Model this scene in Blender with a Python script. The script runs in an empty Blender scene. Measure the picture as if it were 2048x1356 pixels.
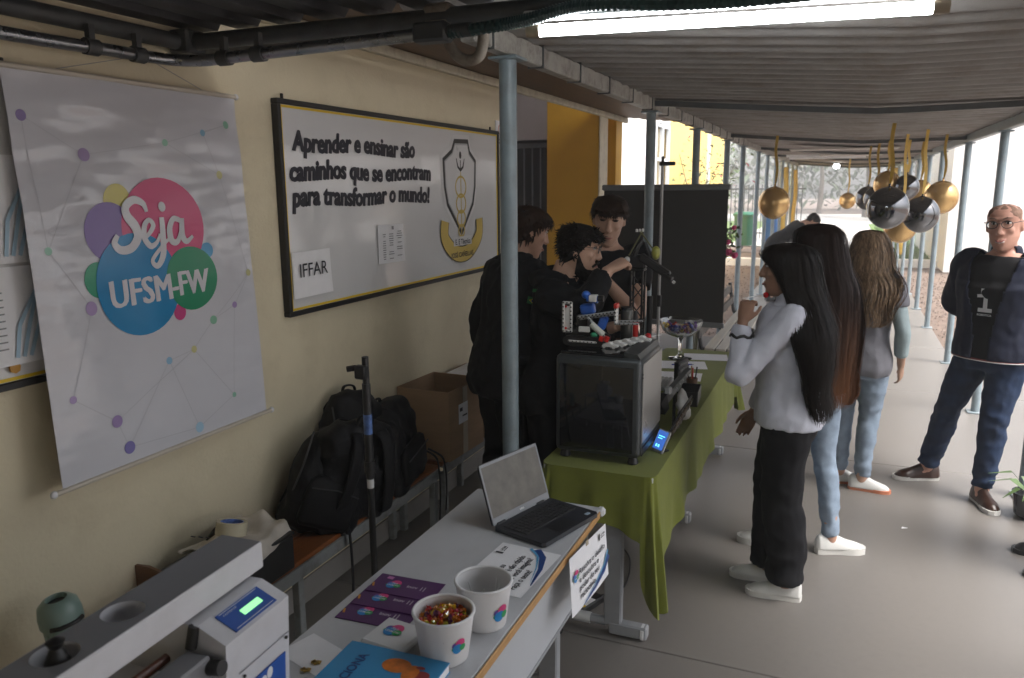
import bpy, bmesh, math, random
from mathutils import Vector, Matrix, noise
R = math.radians; PI = math.pi
random.seed(7)
SC = bpy.context.scene
COL = SC.collection
# ---------------------------------------------------------------- camera, sky, sun, exposure
cam_d = bpy.data.cameras.new('camera'); cam = bpy.data.objects.new('camera', cam_d); COL.objects.link(cam)
_f = Vector((-0.3794662634, 0.9052322748, -0.1912063898)); _r = Vector((0.9227897126, 0.3852298371, -0.0075577098)); _u = Vector((-0.0668169235, 0.1793111854, 0.9815207576))
cam.matrix_world = Matrix(((_r.x, _u.x, -_f.x, 0), (_r.y, _u.y, -_f.y, 0), (_r.z, _u.z, -_f.z, 1.9), (0, 0, 0, 1)))
cam_d.sensor_width = 36; cam_d.lens = 1565.0 / 2048 * 36; cam_d.clip_start = .05; cam_d.clip_end = 600
cam_d.dof.use_dof = True; cam_d.dof.focus_distance = 3.4; cam_d.dof.aperture_fstop = 4.5
SC.camera = cam
W = bpy.data.worlds.new('World'); SC.world = W; W.use_nodes = True
wn = W.node_tree.nodes; wl = W.node_tree.links
bg = wn['Background']; sky = wn.new('ShaderNodeTexSky'); sky.sky_type = 'NISHITA'; sky.sun_disc = False
SUN_EL, SUN_AZ = 60, 108                       # azimuth from +Y towards +X
sky.sun_elevation = R(SUN_EL); sky.sun_rotation = R(SUN_AZ); sky.air_density = 1.0; sky.dust_density = 6.0; sky.ozone_density = 1.0
hs = wn.new('ShaderNodeHueSaturation'); hs.inputs['Saturation'].default_value = .48
wl.new(sky.outputs[0], hs.inputs['Color']); wl.new(hs.outputs[0], bg.inputs[0]); bg.inputs[1].default_value = .15
sun_d = bpy.data.lights.new('sun', 'SUN'); sun_d.energy = 1.5; sun_d.angle = R(30); sun_d.color = (1, .985, .96)
sun = bpy.data.objects.new('sun', sun_d); COL.objects.link(sun)
_sd = Vector((math.sin(R(SUN_AZ)) * math.cos(R(SUN_EL)), math.cos(R(SUN_AZ)) * math.cos(R(SUN_EL)), math.sin(R(SUN_EL))))
sun.rotation_euler = _sd.to_track_quat('Z', 'Y').to_euler(); sun.location = (5, 5, 8)
SC.view_settings.view_transform = 'Standard'; SC.view_settings.look = 'None'; SC.view_settings.gamma = 1
SC.view_settings.exposure = 1.65
SC.render.engine = 'CYCLES'
try:
    SC.cycles.max_bounces = 7; SC.cycles.diffuse_bounces = 4; SC.cycles.glossy_bounces = 3; SC.cycles.transmission_bounces = 5; SC.cycles.volume_bounces = 1; SC.cycles.transparent_max_bounces = 6
except Exception: pass

# ---------------------------------------------------------------- materials
MATS = {}
def lin(c): return tuple(((v / 12.92) if v <= .04045 else ((v + .055) / 1.055) ** 2.4) for v in c)
def hexc(h): return lin(tuple(int(h[i:i + 2], 16) / 255 for i in (0, 2, 4)))
def mat(name, col, rough=.6, metal=0, var=.10, vs=6.0, bump=0, bs=60, spec=.5, emit=None, es=0, alpha=None, trans=0, coat=0, stretch=None, sheen=0, dirt=None, ds=3, det=5, rv=.08):
    """principled material; colour varies with noise, optional fine relief; dirt=(colour, amount) adds stains"""
    if name in MATS: return MATS[name]
    m = bpy.data.materials.new(name); m.use_nodes = True; n = m.node_tree.nodes; l = m.node_tree.links
    b = n['Principled BSDF']; b.inputs['Roughness'].default_value = rough; b.inputs['Metallic'].default_value = metal
    b.inputs['Specular IOR Level'].default_value = spec
    c = tuple(col) + (1,)
    tc = n.new('ShaderNodeTexCoord'); mp = n.new('ShaderNodeMapping'); l.new(tc.outputs['Object'], mp.inputs[0])
    if stretch: mp.inputs['Scale'].default_value = stretch
    out = None
    if var > 0:
        nz = n.new('ShaderNodeTexNoise'); nz.inputs['Scale'].default_value = vs; nz.inputs['Detail'].default_value = det; nz.inputs['Roughness'].default_value = .6
        l.new(mp.outputs[0], nz.inputs['Vector'])
        rp = n.new('ShaderNodeValToRGB'); l.new(nz.outputs['Fac'], rp.inputs[0])
        rp.color_ramp.elements[0].position = .3; rp.color_ramp.elements[1].position = .72
        rp.color_ramp.elements[0].color = tuple(v * (1 - var) for v in col) + (1,); rp.color_ramp.elements[1].color = tuple(min(1, v * (1 + var)) for v in col) + (1,)
        out = rp.outputs[0]
        rr = n.new('ShaderNodeMapRange'); rr.inputs['To Min'].default_value = max(.02, rough - rv); rr.inputs['To Max'].default_value = min(1, rough + rv)
        l.new(nz.outputs['Fac'], rr.inputs['Value']); l.new(rr.outputs[0], b.inputs['Roughness'])
    if dirt:
        nd = n.new('ShaderNodeTexNoise'); nd.inputs['Scale'].default_value = ds; nd.inputs['Detail'].default_value = 8; nd.inputs['Roughness'].default_value = .7
        l.new(mp.outputs[0], nd.inputs['Vector'])
        rd = n.new('ShaderNodeMapRange'); rd.inputs['From Min'].default_value = .48; rd.inputs['From Max'].default_value = .72; rd.inputs['To Max'].default_value = dirt[1]
        l.new(nd.outputs['Fac'], rd.inputs['Value'])
        mx = n.new('ShaderNodeMix'); mx.data_type = 'RGBA'; l.new(rd.outputs[0], mx.inputs['Factor'])
        if out: l.new(out, mx.inputs[6])
        else: mx.inputs[6].default_value = c
        mx.inputs[7].default_value = tuple(dirt[0]) + (1,); out = mx.outputs[2]
    if out: l.new(out, b.inputs['Base Color'])
    else: b.inputs['Base Color'].default_value = c
    if bump > 0:
        nb = n.new('ShaderNodeTexNoise'); nb.inputs['Scale'].default_value = bs; nb.inputs['Detail'].default_value = 4
        l.new(mp.outputs[0], nb.inputs['Vector'])
        bp = n.new('ShaderNodeBump'); bp.inputs['Strength'].default_value = bump; bp.inputs['Distance'].default_value = .01
        l.new(nb.outputs['Fac'], bp.inputs['Height']); l.new(bp.outputs[0], b.inputs['Normal'])
    if emit: b.inputs['Emission Color'].default_value = tuple(emit) + (1,); b.inputs['Emission Strength'].default_value = es
    if trans: b.inputs['Transmission Weight'].default_value = trans
    if coat: b.inputs['Coat Weight'].default_value = coat; b.inputs['Coat Roughness'].default_value = .08
    if sheen: b.inputs['Sheen Weight'].default_value = sheen
    MATS[name] = m
    return m

# ---------------------------------------------------------------- geometry collector
def I4(): return Matrix.Identity(4)
def T(x, y=None, z=None): return Matrix.Translation(x if y is None else (x, y, z))
def RZ(a): return Matrix.Rotation(a, 4, 'Z')
def RX(a): return Matrix.Rotation(a, 4, 'X')
def RY(a): return Matrix.Rotation(a, 4, 'Y')
def frame(o, x, y, z):
    return Matrix(((x[0], y[0], z[0], o[0]), (x[1], y[1], z[1], o[1]), (x[2], y[2], z[2], o[2]), (0, 0, 0, 1)))
def catmull(pts, n):
    """resample a polyline of tuples (any dimension) with a Catmull-Rom spline, n points per span"""
    P = [tuple(p) for p in pts]; out = []
    for i in range(len(P) - 1):
        p0 = P[max(i - 1, 0)]; p1 = P[i]; p2 = P[i + 1]; p3 = P[min(i + 2, len(P) - 1)]
        for k in range(n):
            t = k / n
            out.append(tuple(.5 * (2 * b + (c - a) * t + (2 * a - 5 * b + 4 * c - d) * t * t + (3 * b - a - 3 * c + d) * t ** 3) for a, b, c, d in zip(p0, p1, p2, p3)))
    out.append(P[-1]); return out
class G:
    def __init__(s): s.v = []; s.f = []; s.m = []
    def add(s, vs, fs, M=None, mi=0):
        o = len(s.v)
        if M is not None: vs = [M @ Vector(v) for v in vs]
        s.v += [tuple(v) for v in vs]; s.f += [tuple(i + o for i in f) for f in fs]; s.m += [mi] * len(fs); return s
    def box(s, c, d, b=0, M=None, mi=0, seg=1):
        x, y, z = d[0] / 2, d[1] / 2, d[2] / 2
        if b <= 0:
            vs = [(c[0] + i * x, c[1] + j * y, c[2] + k * z) for i in (-1, 1) for j in (-1, 1) for k in (-1, 1)]
            return s.add(vs, [(0, 1, 3, 2), (4, 6, 7, 5), (0, 4, 5, 1), (2, 3, 7, 6), (0, 2, 6, 4), (1, 5, 7, 3)], M, mi)
        bm = bmesh.new(); bmesh.ops.create_cube(bm, size=1)
        for v in bm.verts: v.co = Vector((v.co.x * d[0] + c[0], v.co.y * d[1] + c[1], v.co.z * d[2] + c[2]))
        bmesh.ops.bevel(bm, geom=bm.edges[:] + bm.verts[:], offset=min(b, min(d) * .49), segments=seg, affect='EDGES', profile=.5)
        bm.verts.index_update(); s.add([v.co.copy() for v in bm.verts], [[v.index for v in f.verts] for f in bm.faces], M, mi); bm.free(); return s
    def tube(s, pts, r, n=8, M=None, mi=0, caps=True, flat=None, up=None):
        """swept tube; r a number or one per point; flat=(a,b) scales the section's two axes"""
        P = [Vector(p[:3]) for p in pts]; N = len(P); rs = r if isinstance(r, (list, tuple)) else [r] * N
        vs = []; fs = []; prev = None
        for i in range(N):
            t = (P[min(i + 1, N - 1)] - P[max(i - 1, 0)])
            t = t.normalized() if t.length > 1e-9 else Vector((0, 0, 1))
            if prev is None:
                a = Vector(up) if up else (Vector((0, 0, 1)) if abs(t.z) < .9 else Vector((1, 0, 0)))
                u = (a - t * a.dot(t)).normalized()
            else:
                u = prev - t * prev.dot(t); u = u.normalized() if u.length > 1e-6 else prev
            prev = u; w = t.cross(u); fa, fb = flat if flat else (1, 1)
            for k in range(n):
                q = 2 * PI * k / n; vs.append(P[i] + (u * math.cos(q) * fa + w * math.sin(q) * fb) * rs[i])
        for i in range(N - 1):
            for k in range(n):
                a = i * n + k; b = i * n + (k + 1) % n; fs.append((a, b, b + n, a + n))
        if caps: fs.append(tuple(range(n - 1, -1, -1))); fs.append(tuple(range((N - 1) * n, N * n)))
        return s.add(vs, fs, M, mi)
    def lathe(s, prof, n=24, M=None, mi=0, closed=False):
        vs = []; fs = []; N = len(prof)
        for (r, z) in prof:
            for k in range(n): q = 2 * PI * k / n; vs.append((r * math.cos(q), r * math.sin(q), z))
        for i in range(N - 1 if not closed else N):
            j = (i + 1) % N
            for k in range(n):
                fs.append((i * n + k, i * n + (k + 1) % n, j * n + (k + 1) % n, j * n + k))
        if not closed:
            fs.append(tuple(range(n - 1, -1, -1))); fs.append(tuple(range((N - 1) * n, N * n)))
        return s.add(vs, fs, M, mi)
    def ell(s, c, r, n=12, M=None, mi=0):
        r = (r, r, r) if not isinstance(r, (tuple, list)) else r
        vs = []; fs = []; h = n // 2 + 1
        for i in range(1, h):
            a = PI * i / h
            for k in range(n): q = 2 * PI * k / n; vs.append((c[0] + r[0] * math.sin(a) * math.cos(q), c[1] + r[1] * math.sin(a) * math.sin(q), c[2] + r[2] * math.cos(a)))
        vs += [(c[0], c[1], c[2] + r[2]), (c[0], c[1], c[2] - r[2])]; t, bo = len(vs) - 2, len(vs) - 1
        for i in range(h - 2):
            for k in range(n): fs.append((i * n + k, (i + 1) * n + k, (i + 1) * n + (k + 1) % n, i * n + (k + 1) % n))
        for k in range(n): fs.append((t, k, (k + 1) % n)); fs.append((bo, (h - 2) * n + (k + 1) % n, (h - 2) * n + k))
        return s.add(vs, fs, M, mi)
    def prism(s, poly, z0, z1, M=None, mi=0):
        n = len(poly); vs = [(p[0], p[1], z0) for p in poly] + [(p[0], p[1], z1) for p in poly]
        fs = [tuple(range(n - 1, -1, -1)), tuple(range(n, 2 * n))] + [(i, (i + 1) % n, n + (i + 1) % n, n + i) for i in range(n)]
        return s.add(vs, fs, M, mi)
    def loft(s, rings, M=None, mi=0, caps=True):
        n = len(rings[0]); vs = [p for r in rings for p in r]; fs = []
        for i in range(len(rings) - 1):
            for k in range(n): fs.append((i * n + k, i * n + (k + 1) % n, (i + 1) * n + (k + 1) % n, (i + 1) * n + k))
        if caps: fs.append(tuple(range(n - 1, -1, -1))); fs.append(tuple(range((len(rings) - 1) * n, len(rings) * n)))
        return s.add(vs, fs, M, mi)
    def grid(s, fn, nu, nv, M=None, mi=0):
        vs = [fn(i / nu, j / nv) for j in range(nv + 1) for i in range(nu + 1)]
        fs = [(j * (nu + 1) + i, j * (nu + 1) + i + 1, (j + 1) * (nu + 1) + i + 1, (j + 1) * (nu + 1) + i) for j in range(nv) for i in range(nu)]
        return s.add(vs, fs, M, mi)
    def ribbon(s, pts, w, M=None, mi=0, nrm=(0, 0, 1)):
        """flat strip along pts (x,y,z) lying across direction nrm x tangent; w number or list"""
        P = [Vector(p) for p in pts]; N = len(P); ws = w if isinstance(w, (list, tuple)) else [w] * N; vs = []; nv = Vector(nrm)
        for i in range(N):
            t = (P[min(i + 1, N - 1)] - P[max(i - 1, 0)]).normalized(); a = nv.cross(t)
            a = a.normalized() if a.length > 1e-6 else Vector((1, 0, 0))
            vs += [P[i] - a * ws[i] / 2, P[i] + a * ws[i] / 2]
        return s.add(vs, [(2 * i, 2 * i + 2, 2 * i + 3, 2 * i + 1) for i in range(N - 1)], M, mi)
    def mesh(s, name):
        me = bpy.data.meshes.new(name); me.from_pydata(s.v, [], s.f)
        for i, k in enumerate(s.m):
            if k: me.polygons[i].material_index = k
        return me
    def build(s, name, mt, parent=None, smooth=False, loc=None, rot=None):
        return link(s.mesh(name), name, mt, parent, smooth, loc, rot)
def link(me, name, mt, parent=None, smooth=False, loc=None, rot=None):
    o = bpy.data.objects.new(name, me); COL.objects.link(o)
    for x in (mt if isinstance(mt, (list, tuple)) else [mt]): me.materials.append(x)
    if smooth is True:
        for p in me.polygons: p.use_smooth = True
    elif smooth: autosmooth(me, smooth)
    if parent is not None: o.parent = parent
    if loc is not None: o.location = loc
    if rot is not None: o.rotation_euler = rot
    return o
def autosmooth(me, ang):
    bm = bmesh.new(); bm.from_mesh(me)
    for fc in bm.faces: fc.smooth = True
    for e in bm.edges: e.smooth = len(e.link_faces) == 2 and e.calc_face_angle(PI) < R(ang)
    bm.to_mesh(me); bm.free()
def tag(o, label, cat, group=None, kind=None):
    if label: o['label'] = label
    if cat: o['category'] = cat
    if group: o['group'] = group
    if kind: o['kind'] = kind
    return o
def thing(name, label, cat, loc=(0, 0, 0), rz=0, group=None):
    o = bpy.data.objects.new(name, None); COL.objects.link(o); o.empty_display_size = .1
    o.location = loc; o.rotation_euler = (0, 0, rz); return tag(o, label, cat, group)
def struct(o): o['kind'] = 'structure'; return o
def copytree(o, parent=None):
    c = o.copy(); COL.objects.link(c); c.parent = parent
    for ch in o.children: copytree(ch, c)
    return c
def textgeo(body, size, bold=0, shear=0, align='LEFT', space=1, lines=1.0):
    """flat lettering as (verts, faces) in the XY plane, from Blender's built-in font"""
    cu = bpy.data.curves.new('lettering', 'FONT'); cu.body = body; cu.size = size; cu.offset = bold; cu.shear = shear; cu.align_x = align
    cu.space_character = space; cu.space_line = lines; cu.resolution_u = 3; cu.fill_mode = 'FRONT'
    o = bpy.data.objects.new('lettering', cu); COL.objects.link(o)
    me = bpy.data.meshes.new_from_object(o.evaluated_get(bpy.context.evaluated_depsgraph_get()))
    r = ([v.co.copy() for v in me.vertices], [tuple(p.vertices) for p in me.polygons])
    bpy.data.objects.remove(o); bpy.data.curves.remove(cu); bpy.data.meshes.remove(me); return r
def disc(cx, cy, rx, ry=None, n=32, rings=3):
    ry = rx if ry is None else ry; vs = [(cx, cy, 0)]; fs = []
    for j in range(1, rings + 1):
        for k in range(n): q = 2 * PI * k / n; vs.append((cx + rx * j / rings * math.cos(q), cy + ry * j / rings * math.sin(q), 0))
    for k in range(n): fs.append((0, 1 + k, 1 + (k + 1) % n))
    for j in range(rings - 1):
        for k in range(n): a = 1 + j * n + k; b = 1 + j * n + (k + 1) % n; fs.append((a, a + n, b + n, b))
    return vs, fs
def remesh(g, voxel, smooth=2, fold=None):
    """voxel-fuse a collector of closed shapes into one continuous skin, smooth it, then displace it by fold(co, normal)"""
    me0 = g.mesh('tmp'); o = bpy.data.objects.new('tmp', me0); COL.objects.link(o)
    md = o.modifiers.new('r', 'REMESH'); md.mode = 'VOXEL'; md.voxel_size = voxel; md.adaptivity = 0
    if smooth: ms = o.modifiers.new('s', 'SMOOTH'); ms.factor = .5; ms.iterations = smooth
    me = bpy.data.meshes.new_from_object(o.evaluated_get(bpy.context.evaluated_depsgraph_get()))
    bpy.data.objects.remove(o); bpy.data.meshes.remove(me0)
    if fold:
        nr = [v.normal.copy() for v in me.vertices]
        for v, n_ in zip(me.vertices, nr): v.co += n_ * fold(v.co, n_)
    me.materials.clear()
    return me
# ================================================================ SETTING
M_conc = mat('polished concrete', (.168, .155, .143), .36, var=.10, vs=.5, det=2, rv=.03, bump=.03, bs=160, dirt=((.14, .128, .12), .35), ds=26, spec=.45)
M_conc2 = mat('rough pale pavement', (.42, .40, .37), .8, var=.12, vs=2)
M_joint = mat('dark joint filler', (.06, .055, .05), .9)
M_gravel = mat('brown gravel soil', (.16, .115, .09), .95, var=.4, vs=14, bump=1.0, bs=45)
M_stone = mat('small brown stone', (.17, .125, .10), .9, var=.35, vs=20)
M_grass = mat('grass', (.10, .17, .035), .9, var=.35, vs=9)
M_cream = mat('cream wall paint', (.67, .60, .43), .62, var=.05, vs=1.2, det=3, bump=.22, bs=70, dirt=((.46, .39, .25), .30), ds=5)
M_cream2 = mat('pale cream trim paint', (.60, .55, .42), .6, var=.08, vs=5, dirt=((.25, .2, .14), .6), ds=9)
M_lilac = mat('pale lilac grey paint', (.42, .40, .42), .7, var=.05)
M_yellow = mat('ochre yellow paint', (.60, .33, .025), .6, var=.06, vs=3, bump=.05, bs=100)
M_white = mat('white wall paint', (.82, .81, .78), .7, var=.04, vs=2, dirt=((.6, .58, .54), .3), ds=1.2)
M_steel = mat('grey-blue painted steel', (.20, .25, .275), .38, var=.10, vs=12, dirt=((.13, .13, .12), .5), ds=14)
M_steel2 = mat('weathered whitish steel', (.34, .33, .30), .55, var=.2, vs=12, dirt=((.07, .055, .04), .85), ds=10)
M_steeld = mat('dark grey steel', (.07, .075, .078), .5, var=.2, vs=10, dirt=((.05, .04, .03), .6), ds=8)
M_fibre = mat('fibre-cement roof sheet', (.29, .27, .255), .8, var=.14, vs=5, dirt=((.17, .125, .09), .6), ds=4, bump=.15, bs=90)
M_dark = mat('dark painted sheet', (.055, .055, .06), .6, var=.2, vs=6)
M_plank = mat('varnished brown planks', (.13, .075, .04), .6, var=.3, vs=6, stretch=(8, .5, 8))
M_galv = mat('galvanised conduit', (.33, .34, .36), .28, metal=.9, var=.12, vs=10)
M_black = mat('black plastic', (.012, .012, .013), .45, var=.1)
M_glass = mat('dark window glass', (.03, .035, .04), .08, var=0, spec=.7)
M_wframe = mat('window frame paint', (.62, .66, .70), .5, var=.05)

# ground and slabs
g = G(); g.grid(lambda u, v: (-120 + 240 * u, -40 + 160 * v, -.13 + .02 * noise.noise((u * 40, v * 50, 0))), 60, 72)
struct(g.build('ground', M_gravel))
g = G(); g.box((0, 0, 0), (230, 30, .02), M=T(0, 42, -.085)); struct(g.build('far_pavement', M_conc2))
floor = bpy.data.objects.new('floor', None); COL.objects.link(floor); struct(floor)
def slab(x0, x1, y0, y1, name='concrete_slab', m=M_conc):
    gg = G(); gg.box(((x0 + x1) / 2, (y0 + y1) / 2, -.06), (x1 - x0 - .006, y1 - y0 - .006, .12), .003); return gg.build(name, m, floor)
ys = [-3.2, .1, 2.945, 5.72, 7.95, 10.2]
for a, b in zip(ys, ys[1:]):
    slab(-2.2 if a < 5 else -1.42, 1.9, a, b); slab(1.9, 5.2, a, b)
yw = [10.2 + 2.8 * i for i in range(7)]
for a, b in zip(yw, yw[1:]): slab(-1.42, 1.2, a, b)
g = G(); g.box((1.5, 3.5, -.075), (7.5, 13.5, .07)); g.box((-.1, 18.6, -.075), (2.6, 16.9, .07)); g.build('joint_bed', M_joint, floor)
# porch floor behind the cream wall
slab(-6.0, -2.2, 5.14, 8.08, 'porch_slab')
# loose stones on the soil beside the walkway
g = G(); rnd = random.Random(3)
for i in range(5200):
    s = rnd.choice((-1, 1)); y = 6 + 15 * rnd.random() ** 1.6
    if s > 0 and y < 10.3: y = 10.3 + 9 * rnd.random()
    x = (-1.5 - 2.6 * rnd.random()) if s < 0 else (1.28 + 3.0 * rnd.random()); r = .008 + .02 * rnd.random()
    q = rnd.random() * 6
    g.add([(x + r * math.cos(q), y + r * math.sin(q), -.12), (x + r * math.cos(q + 2), y + r * math.sin(q + 2), -.12), (x + r * math.cos(q + 4.2), y + r * math.sin(q + 4.2), -.12), (x, y, -.11 + r * .7)], [(0, 1, 3), (1, 2, 3), (2, 0, 3)])
o = g.build('gravel', M_stone); tag(o, 'loose brown gravel beside the walkway', 'gravel', kind='stuff')
# lawn right
g = G(); rnd = random.Random(5)
g.box((7.0, 33, -.07), (11.6, 20, .03))
for i in range(9000):
    x = 1.35 + 6 * rnd.random() ** 1.5; y = 23.2 + 16 * rnd.random() ** 1.4; h = .05 + .08 * rnd.random(); q = rnd.random() * 6; w = .012
    g.add([(x - w * math.cos(q), y - w * math.sin(q), -.06), (x + w * math.cos(q), y + w * math.sin(q), -.06), (x + .03 * math.sin(q), y, -.05 + h)], [(0, 1, 2)])
o = g.build('lawn', M_grass); tag(o, 'bright green lawn beyond the gravel on the right', 'grass', kind='stuff')
# left lawn beyond
g = G(); g.box((-9, 33, -.07), (11, 24, .03))
for i in range(7000):
    x = -3.6 - 5 * rnd.random(); y = 21.2 + 14 * rnd.random() ** 1.5; h = .05 + .08 * rnd.random(); q = rnd.random() * 6; w = .014
    g.add([(x - w * math.cos(q), y - w * math.sin(q), -.06), (x + w * math.cos(q), y + w * math.sin(q), -.06), (x + .03 * math.sin(q), y, -.05 + h)], [(0, 1, 2)])
o = g.build('lawn', M_grass); tag(o, 'green lawn far left behind the railing posts', 'grass', kind='stuff')
def kerb(x0, y0, x1, y1, lab):
    L = math.hypot(x1 - x0, y1 - y0); g = G(); g.box((L / 2, 0, .02), (L, .16, .26), .02)
    tag(g.build('kerb', M_white, loc=(x0, y0, -.08), rot=(0, 0, math.atan2(y1 - y0, x1 - x0))), lab, 'kerb')
kerb(1.35, 21.6, 2.6, 21.6, 'white painted kerb in front of the lawn on the right')
kerb(-5.5, 20.8, -1.55, 20.8, 'white painted kerb left of the walkway')

# ---------------- school building on the left: wall, porch, soffit
bld = thing('school_building', 'cream walled school building along the left with ochre porch column', 'building', (-2.2, 0, 0))
g = G(); g.box((-.1, .97, 1.30), (.2, 8.34, 2.62)); g.build('wall', M_cream, bld)
g = G(); g.box((.006, .97, .06), (.012, 8.34, .12), .003); g.build('skirting', mat('grey skirting paint', (.22, .21, .2), .6), bld)
g = G(); g.box((-1.9, 5.04, 1.3), (3.59, .2, 2.62)); g.build('porch_side_wall', M_lilac, bld)
g = G(); g.box((-2.1, 8.18, 2.7), (4.2, .2, .62)); g.box((-3.3, 8.18, 1.2), (1.8, .2, 2.38)); g.box((-.42, 8.18, 1.2), (.64, .2, 2.38)); g.build('porch_back_wall', M_lilac, bld)
w = bpy.data.objects.new('window', None); COL.objects.link(w); w.parent = bld
gg = G(); gg.box((-1.57, 8.2, 1.2), (1.66, .02, 2.38)); gg.build('pane', M_glass, w)
for zz in (2.33, 1.55, .6): gg = G(); gg.box((-1.57, 8.10, zz), (1.66, .05, .05), .004); gg.build('frame_rail', mat('dark grey frame', (.10, .11, .125), .5), w)
gg0 = G(); gg0.box((0, 0, 0), (.014, .014, 2.3)); mb = gg0.mesh('window_bar'); mb.materials.append(mat('grille grey', (.16, .175, .2), .5))
for i in range(17):
    o = bpy.data.objects.new('window_bar', mb); COL.objects.link(o); o.parent = w; o.location = (-2.36 + i * .095, 8.085, 1.18)
g = G(); g.box((-.27, 7.58, 1.35), (.53, .26, 2.74), .006); g.build('porch_column', M_yellow, bld)
g = G(); g.box((.004, 7.58, 1.35), (.012, .27, 2.74), .003); g.build('column_edge_strip', M_cream2, bld)
g = G(); g.box((-.16, 8.16, 1.35), (.33, .24, 2.74), .005); g.build('pilaster', M_yellow, bld)
# soffit of planks running along the wall
for k in range(9):
    x0 = -.02 + k * .1075; z0 = 2.60 - .012 * k
    g = G(); g.box((x0 + .053, 5.35, z0 + .012 + .002 * (k % 2)), (.104, 6.1, .016), .003); o = g.build('soffit_plank', M_plank, bld)
g = G(); g.box((.02, 5.35, 2.575), (.035, 6.1, .05), .004); g.build('wall_cornice', M_cream2, bld)
g = G(); g.box((.0, 3, 3.1), (8, 12.4, .08), M=T(-3.55, -1.0, 0)); g.build('roof_slab', M_white, bld)

# ---------------- building B, yellow with windows
bb = thing('yellow_building', 'bright yellow and white school block seen between the walkway posts', 'building', (-3.4, 12.4, 0))
g = G(); g.box((-3, 1.45, 1.9), (6, 2.9, 4.0)); g.build('white_wall', M_white, bb)
g = G(); g.box((-3, 8.7, 1.9), (6, 9.0, 4.0)); g.build('yellow_wall', mat('sunny yellow paint', (.82, .57, .17), .6, var=.05), bb)
g = G(); g.box((-3, 3.55, .5), (6, 1.3, 1.2)); g.box((-3, 3.55, 3.5), (6, 1.3, .8)); g.build('window_wall', M_white, bb)
for (y0, y1) in ((2.92, 4.18),):
    wn_ = bpy.data.objects.new('window', None); COL.objects.link(wn_); wn_.parent = bb
    gg = G(); gg.box((-.1, (y0 + y1) / 2, 2.1), (.02, y1 - y0, 2.0)); gg.build('pane', mat('warm lit window glass', (.45, .36, .2), .15), wn_)
    for yy in (y0 + .03, (y0 + y1) / 2, y1 - .03): gg = G(); gg.box((-.02, yy, 2.1), (.07, .07, 2.0), .006); gg.build('frame', M_wframe, wn_)
    for zz in (1.15, 1.75, 2.4, 3.05): gg = G(); gg.box((-.025, (y0 + y1) / 2, zz), (.05, y1 - y0, .06), .005); gg.build('frame', M_wframe, wn_)
for yy in (9.2, 13.1): g = G(); g.box((.02, yy, 1.9), (.05, .28, 4.0), .006); g.build('white_pilaster', M_white, bb)
# ---------------- white building right
wb = thing('white_building', 'white rendered building beyond the gravel on the right', 'building', (2.2, 20.3, 0))
g = G(); g.box((7, .15, 2.3), (14, .3, 4.8)); g.box((.15, 4.15, 2.3), (.3, 7.69, 4.8)); g.build('wall', M_white, wb)
g = G(); g.box((7, 4.2, 4.78), (14.6, 9, .14), .01); g.build('roof', M_steel2, wb)
for xx in (3.2, 6.4, 9.6):
    wn_ = bpy.data.objects.new('window', None); COL.objects.link(wn_); wn_.parent = wb
    gg = G(); gg.box((xx, -.012, 1.9), (1.5, .02, 1.1)); gg.build('pane', M_glass, wn_)
    for dx in (-.75, 0, .75): gg = G(); gg.box((xx + dx, -.03, 1.9), (.05, .05, 1.15), .005); gg.build('frame', M_wframe, wn_)
    for dz in (-.56, .56): gg = G(); gg.box((xx, -.032, 1.9 + dz), (1.5, .045, .05), .005); gg.build('frame', M_wframe, wn_)

# ---------------- covered walkway
cw = thing('covered_walkway', 'long covered walkway of grey-blue posts under a corrugated roof', 'walkway', (0, 0, 0))
def roofz(x):
    t = (x + 1.25) / 2.4; return 2.495 - .10 * min(1, t * 1.7) + .012 * max(0, t - .6)
LP = [2.96, 5.47, 7.29, 9.29, 10.81, 12.81, 14.34, 16.14, 17.9, 19.7, 21.5, 23.3]
RP = [3.2, 5.40, 7.375, 9.385, 11.68, 13.4, 15.2, 17.0, 18.8, 20.6, 22.4, 24.0]
for y in LP:
    rr = .035 if y < 3.5 else .033
    g = G(); g.lathe([(rr, 0), (rr, 2.385)], 20); g.box((0, 0, 2.39), (.12, .12, .012), .003); g.box((0, 0, .006), (.13, .13, .012), .003); g.build('pole', M_steel, cw, 40, loc=(-1.25, y, 0))
for y in RP:
    g = G(); g.lathe([(.033, 0), (.033, 2.295)], 20); g.box((0, 0, 2.30), (.11, .11, .012), .003); g.box((0, 0, .006), (.13, .13, .012), .003); g.build('pole', M_steel, cw, 40, loc=(1.14, y, 0))
g = G(); g.box((-1.25, 14.4, 2.44), (.06, 23.6, .082), .006); o = g.build('edge_beam', M_steel2, cw)
g = G(); g.box((1.14, 14.4, 2.345), (.06, 23.6, .078), .006); g.build('edge_beam', M_steel, cw)
# strap clips round the left beam
for i in range(16):
    y = 2.75 + i * .52; g = G(); g.box((0, 0, 0), (.072, .008, .094)); g.build('strap', M_steeld, cw, loc=(-1.25, y, 2.44))
def crossb(y, d=.036):
    g = G(); pts = []
    for i in range(13):
        x = -1.22 + 2.33 * i / 12; z = roofz(x) - .030 - d / 2 - .012 * math.sin(PI * i / 12); pts.append((x, y, z))
    rings = [[(p[0], p[1] - .02, p[2] - d / 2), (p[0], p[1] + .02, p[2] - d / 2), (p[0], p[1] + .02, p[2] + d / 2), (p[0], p[1] - .02, p[2] + d / 2)] for p in pts]
    g.loft(rings); g.build('cross_beam', M_steeld, cw)
for y in (5.45, 9.35, 12.8, 16.1, 19.7, 23.3): crossb(y)
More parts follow.
